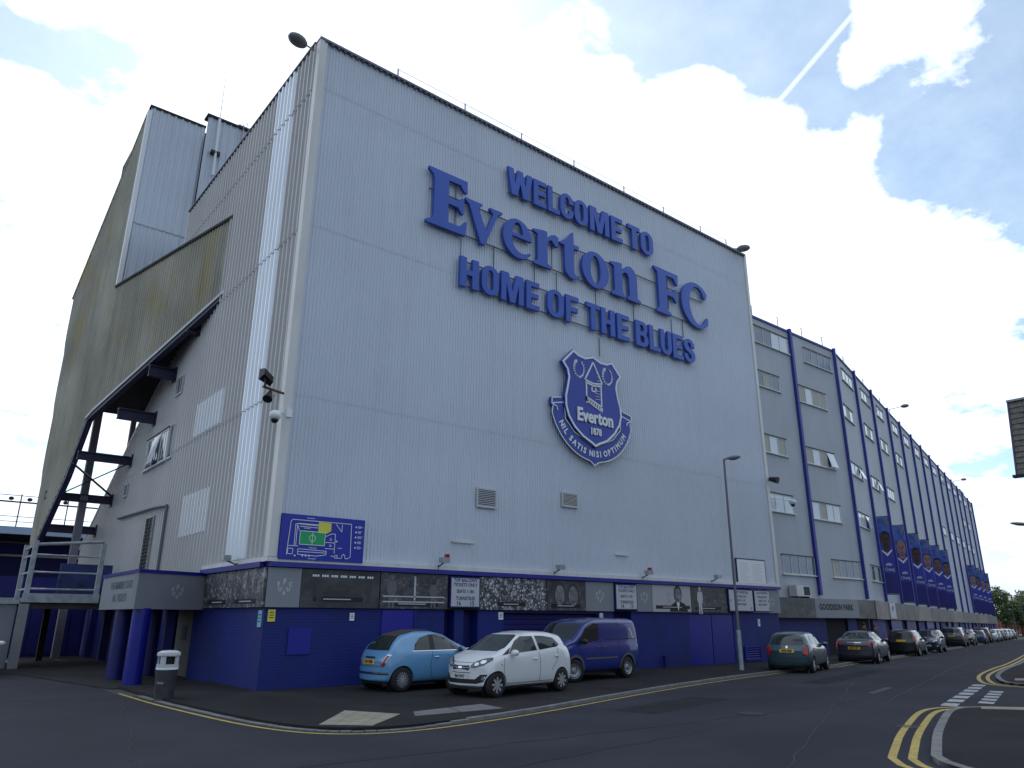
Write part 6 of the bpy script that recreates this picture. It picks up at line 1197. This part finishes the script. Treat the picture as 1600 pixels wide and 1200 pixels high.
cou = dict(L=4.35, W=1.78, H=1.42, wb=2.54, r=.32, cx=0, wheel='five', paint=P_char, sill=.2, roofw=.70, cabh=.3, cf=.3, cr=.18, tr=.12,
    top=[(2.17, .62), (2.0, .76), (1.3, .92), (.95, .98), (.2, 1.34), (-.3, 1.42), (-.8, 1.38), (-1.35, 1.14), (-1.62, 1.05), (-2.02, 1.02), (-2.17, .8)], belt=[(2.17, .62), (.9, .90), (-.8, .98), (-1.6, 1.02), (-2.17, .92)], nose=NOSE, tail=[(.1, -.08), (.3, 0), (.6, .02), (.85, .03), (1.1, -.05)],
    patches=[('windscreen', 'F', [(-.58, 1.0), (.58, 1.0), (.5, 1.33), (-.5, 1.33)], M_cglass, .006), ('rear_window', 'B', [(-.60, 1.08), (.60, 1.08), (.46, 1.33), (-.46, 1.33)], M_cglass, .006), ('door_glass', 'LR', [(.75, .96), (-.4, 1.0), (-.35, 1.34), (.1, 1.33), (.4, 1.2)], M_cglass, .006), ('quarter_glass', 'LR', [(-.46, 1.0), (-1.15, 1.05), (-.7, 1.29), (-.42, 1.33)], M_cglass, .006),
             ('tail_light', 'B', [(.5, .84), (.78, .80), (.80, .93), (.6, .96)], M_red, .012), ('boot_trim', 'B', [(-.3, .90), (.3, .90), (.3, .925), (-.3, .925)], M_chrome, .014), ('boot_gap', 'B', [(-.6, .99), (.6, .99), (.6, 1.005), (-.6, 1.005)], M_gap, .004), ('bumper_gap', 'B', [(-.8, .58), (.8, .58), (.8, .592), (-.8, .592)], M_gap, .004), ('lower_valance', 'B', [(-.7, .27), (.7, .27), (.7, .38), (-.7, .38)], M_black, .008), ('headlight', 'F', [(.4, .66), (.8, .84), (.74, .7)], M_lamp, .01)],
    gaps=[([(.9, .9), (.92, .6), (.85, .3)], .012), ([(-.42, .98), (-.5, .6), (-.42, .3)], .012)], handles=[(-.3, .86)], mirror=(.62, .98), plates=[('B', 'MK57 UPV', 0, .68, M_py)])
c1 = make_car('parked_coupe', 'dark grey coupe with low rear window, second car in the street row', 'car', cou, G4)
b1 = make_car('parked_hatchback', 'black hatchback seen from behind, third car in the street row', 'car', hatch(P_blk, H=1.5, wb=2.5, L=4.0, W=1.7, bump=M_black, top=[(2.0, .66), (1.85, .8), (1.3, .95), (1.0, 1.02), (.25, 1.42), (-.3, 1.5), (-1.2, 1.49), (-1.7, 1.42), (-1.85, 1.1), (-1.92, .9), (-2.0, .74)], plates=[('B', '', 0, .86, M_py)], patches=[('windscreen', 'F', [(-.56, 1.05), (.56, 1.05), (.5, 1.38), (-.5, 1.38)], M_cglass, .006), ('rear_window', 'B', [(-.60, 1.05), (.60, 1.05), (.52, 1.38), (-.52, 1.38)], M_cglass, .006), ('door_glass', 'LR', [(.72, .95), (-.25, .97), (-.2, 1.38), (.15, 1.36), (.4, 1.25)], M_cglass, .006), ('door_glass', 'LR', [(-.33, .98), (-1.45, 1.02), (-1.35, 1.36), (-.28, 1.4)], M_cglass, .006), ('tail_light', 'B', [(.62, .85), (.76, .85), (.70, 1.3), (.62, 1.3)], M_red, .012), ('headlight', 'F', [(.4, .7), (.6, .85), (.76, .88), (.72, .72)], M_lamp, .01)]), G4)
suv = dict(L=4.5, W=1.85, H=1.70, wb=2.66, r=.35, cx=0, wheel='five', paint=P_grey, sill=.26, roofw=.78, cabh=.35, cf=.28, cr=.1, tr=.06, tw=.22,
    top=[(2.25, .85), (2.1, 1.0), (1.4, 1.12), (1.1, 1.17), (.45, 1.58), (0, 1.68), (-1.4, 1.68), (-1.95, 1.6), (-2.12, 1.25), (-2.25, .9)], belt=[(2.25, .85), (1.0, 1.05), (-2.25, 1.12)], nose=NOSE, tail=TAIL,
    patches=[('windscreen', 'F', [(-.64, 1.2), (.64, 1.2), (.56, 1.56), (-.56, 1.56)], M_cglass, .006), ('rear_window', 'B', [(-.66, 1.2), (.66, 1.2), (.58, 1.54), (-.58, 1.54)], M_cglass, .006), ('door_glass', 'LR', [(.9, 1.1), (-.2, 1.12), (-.2, 1.57), (.25, 1.55), (.55, 1.4)], M_cglass, .006), ('door_glass', 'LR', [(-.28, 1.12), (-1.3, 1.15), (-1.2, 1.56), (-.28, 1.58)], M_cglass, .006), ('tail_light', 'B', [(.62, .92), (.86, .92), (.84, 1.1), (.68, 1.12)], M_red, .012), ('bumper', 'B', [(-.85, .34), (.85, .34), (.86, .66), (-.86, .66)], M_black, .012), ('boot_trim', 'B', [(-.3, 1.1), (.3, 1.1), (.3, 1.14), (-.3, 1.14)], M_chrome, .014), ('headlight', 'F', [(.45, .82), (.8, .98), (.8, .86), (.5, .76)], M_lamp, .01), ('grille', 'F', [(-.4, .75), (.4, .75), (.42, .92), (-.42, .92)], M_black, .01)],
    gaps=[([(.95, 1.0), (.95, .6), (.9, .36)], .012), ([(-.24, 1.1), (-.24, .36)], .012)], handles=[(-.1, .98), (-1.1, 1.0)], mirror=(.75, 1.12), plates=[('B', '', 0, .92, M_py)])
s1 = make_car('parked_suv', 'grey tall four-by-four seen from behind, fifth car in the street row', 'car', suv, G4)
def recolor(root, newp):
    for o in kids(root):
        if o.name.startswith(('body', 'door_handle', 'mirror')) and 'glass' not in o.name:
            o.data = o.data.copy(); o.data.materials[0] = newp
def clone(src, name, label, p):
    c = copy_tree(src); c.name = name; c['label'] = label; c['group'] = G4; recolor(c, p); return c
AB = R(14.6)
# offsets of the parking row from its own line; rear right wheel contact at (x, y) in survey units
def park(root, x, y, W, wb, ang, face=1):
    d = Vector((math.cos(ang), math.sin(ang))); n = Vector((-d.y, d.x))
    c = Vector((x, y)) + d * (wb / 2 / S) + n * ((W / 2 - .05) / S); place(root, c.x, c.y, ang + (0 if face > 0 else math.pi))
park(h1, 16.05, -3.92, 1.64, 2.47, R(18)); park(c1, 23.6, -2.35, 1.78, 2.54, AB + R(1)); park(b1, 34.1, .60, 1.7, 2.5, AB)
y1 = clone(k1, 'parked_hatchback', 'dark navy hatchback facing the camera, fourth car in the street row', P_navy); park(y1, 40.5, 2.15, 1.6, 2.4, AB, -1)
park(s1, 56.3, 6.75, 1.85, 2.66, AB)
row = [(k1, 62.0, 8.2, 1.6, 2.4, -1, P_blk, 'small black hatchback facing the camera just past the grey four-by-four'), (h1, 70.2, 10.2, 1.64, 2.47, 1, P_dblue, 'mid blue hatchback seen from behind, seventh in the street row'), (s1, 76.0, 11.8, 1.85, 2.66, 1, P_maroon, 'dark red four-by-four, eighth in the street row'), (k1, 81.3, 13.0, 1.6, 2.4, -1, P_silver, 'small silver hatchback facing the camera, ninth in the row'),
       (k1, 87.0, 14.6, 1.6, 2.4, -1, P_silver, 'silver hatchback with a wide windscreen, tenth in the row'), (h1, 93.0, 16.2, 1.64, 2.47, 1, P_grey, 'grey hatchback, eleventh in the row'), (k1, 99.5, 17.9, 1.6, 2.4, -1, P_white, 'white hatchback facing the camera, twelfth in the row'), (k1, 105.5, 19.5, 1.6, 2.4, -1, P_white, 'white hatchback, thirteenth in the row'), (h1, 112, 21.2, 1.64, 2.47, 1, P_silver, 'pale silver hatchback, last visible car in the row')]
for src, x, y, W_, wb_, fc, pt_, lab in row: park(clone(src, 'parked_car' if src is not s1 else 'parked_suv', lab, pt_), x, y, W_, wb_, AB, fc)
wc = copy_tree(k1); wc['label'] = 'white car just entering the picture at the left edge beside the grey cabin'; wc.name = 'parked_hatchback'; place(wc, -4.62, 9.6, R(-90), .01)
# --- two people standing behind the coupe
def person(x, y, h, ang, lab, shirt, trousers, hair, skin):
    z0 = gz(x) * S + .06; root = thing('person', lab, 'person', Vector((x * S, y * S, z0)), None)
    J = {'pel': (0, 0, .93), 'sp': (0, 0, 1.1), 'ch': (.01, 0, 1.32), 'nk': (.0, 0, 1.47), 'hd': (.02, 0, 1.56), 'tp': (.02, 0, 1.68)}
    E_ = [('pel', 'sp'), ('sp', 'ch'), ('ch', 'nk'), ('nk', 'hd'), ('hd', 'tp')]; Rr = {'pel': .14, 'sp': .125, 'ch': .15, 'nk': .055, 'hd': .088, 'tp': .075}
    for s_, t in (('l', 1), ('r', -1)):
        J.update({s_ + 'hip': (0, .1 * t, .88), s_ + 'kn': (.03, .11 * t, .48), s_ + 'an': (-.02, .12 * t, .08), s_ + 'to': (.12, .13 * t, .03), s_ + 'sh': (0, .19 * t, 1.40), s_ + 'el': (-.03, .25 * t, 1.12), s_ + 'wr': (.1, .22 * t, .90), s_ + 'ha': (.16, .2 * t, .84)})
        E_ += [('pel', s_ + 'hip'), (s_ + 'hip', s_ + 'kn'), (s_ + 'kn', s_ + 'an'), (s_ + 'an', s_ + 'to'), ('ch', s_ + 'sh'), (s_ + 'sh', s_ + 'el'), (s_ + 'el', s_ + 'wr'), (s_ + 'wr', s_ + 'ha')]
        Rr.update({s_ + 'hip': .1, s_ + 'kn': .07, s_ + 'an': .05, s_ + 'to': .04, s_ + 'sh': .065, s_ + 'el': .048, s_ + 'wr': .034, s_ + 'ha': .035})
    ks = list(J); me = bpy.data.meshes.new('b'); me.from_pydata([J[k] for k in ks], [(ks.index(a), ks.index(b)) for a, b in E_], []); ob = bpy.data.objects.new('b', me); sc.collection.objects.link(ob)
    ob.modifiers.new('k', 'SKIN'); sm = ob.modifiers.new('u', 'SUBSURF'); sm.levels = 1
    for i, k in enumerate(ks): me.skin_vertices[0].data[i].radius = (Rr[k], Rr[k])
    me.skin_vertices[0].data[0].use_root = True
    dg = bpy.context.evaluated_depsgraph_get(); dg.update(); bmh = bpy.data.meshes.new_from_object(ob.evaluated_get(dg)); bpy.data.objects.remove(ob)
    bmh.materials.clear(); bmh.materials.append(skin); bmh.materials.append(shirt); bmh.materials.append(trousers)
    for p in bmh.polygons:
        z = p.center.z; ay = abs(p.center.y); p.material_index = 0 if (z > 1.46 or (z < .9 and ay > .17 and z > .7 and p.center.x > .08)) else (1 if z > .92 or ay > .17 and z > .7 else 2)
        p.use_smooth = True
    b = bpy.data.objects.new('body', bmh); sc.collection.objects.link(b); b.parent = root; ORG[b.name] = root.location.copy()
    ORG[root.name] = Vector()
    m = MB(); m.ell((.0, 0, 1.66), .105, .095, .095, 12, 7); m.build('hair', hair, root, smooth=True)
    m = MB(); m.box(.09, .115, -.012, .012, 1.58, 1.62); m.build('nose', skin, root)
    root.scale = (h / 1.75,) * 3; root.rotation_euler = (0, 0, ang); return root
sk = pm('skin', (.35, .19, .13), .6)
person(29.0, .75, 1.78, R(-110), 'left person of the pair in dark clothes behind the dark coupe', pm('jacket_dark', (.02, .02, .025), .8), M_black, M_hair, sk)
person(30.1, .75, 1.72, R(-95), 'right person of the pair in grey jacket behind the dark coupe', pm('jacket_grey', (.05, .05, .055), .8), M_black, M_hair2, sk)
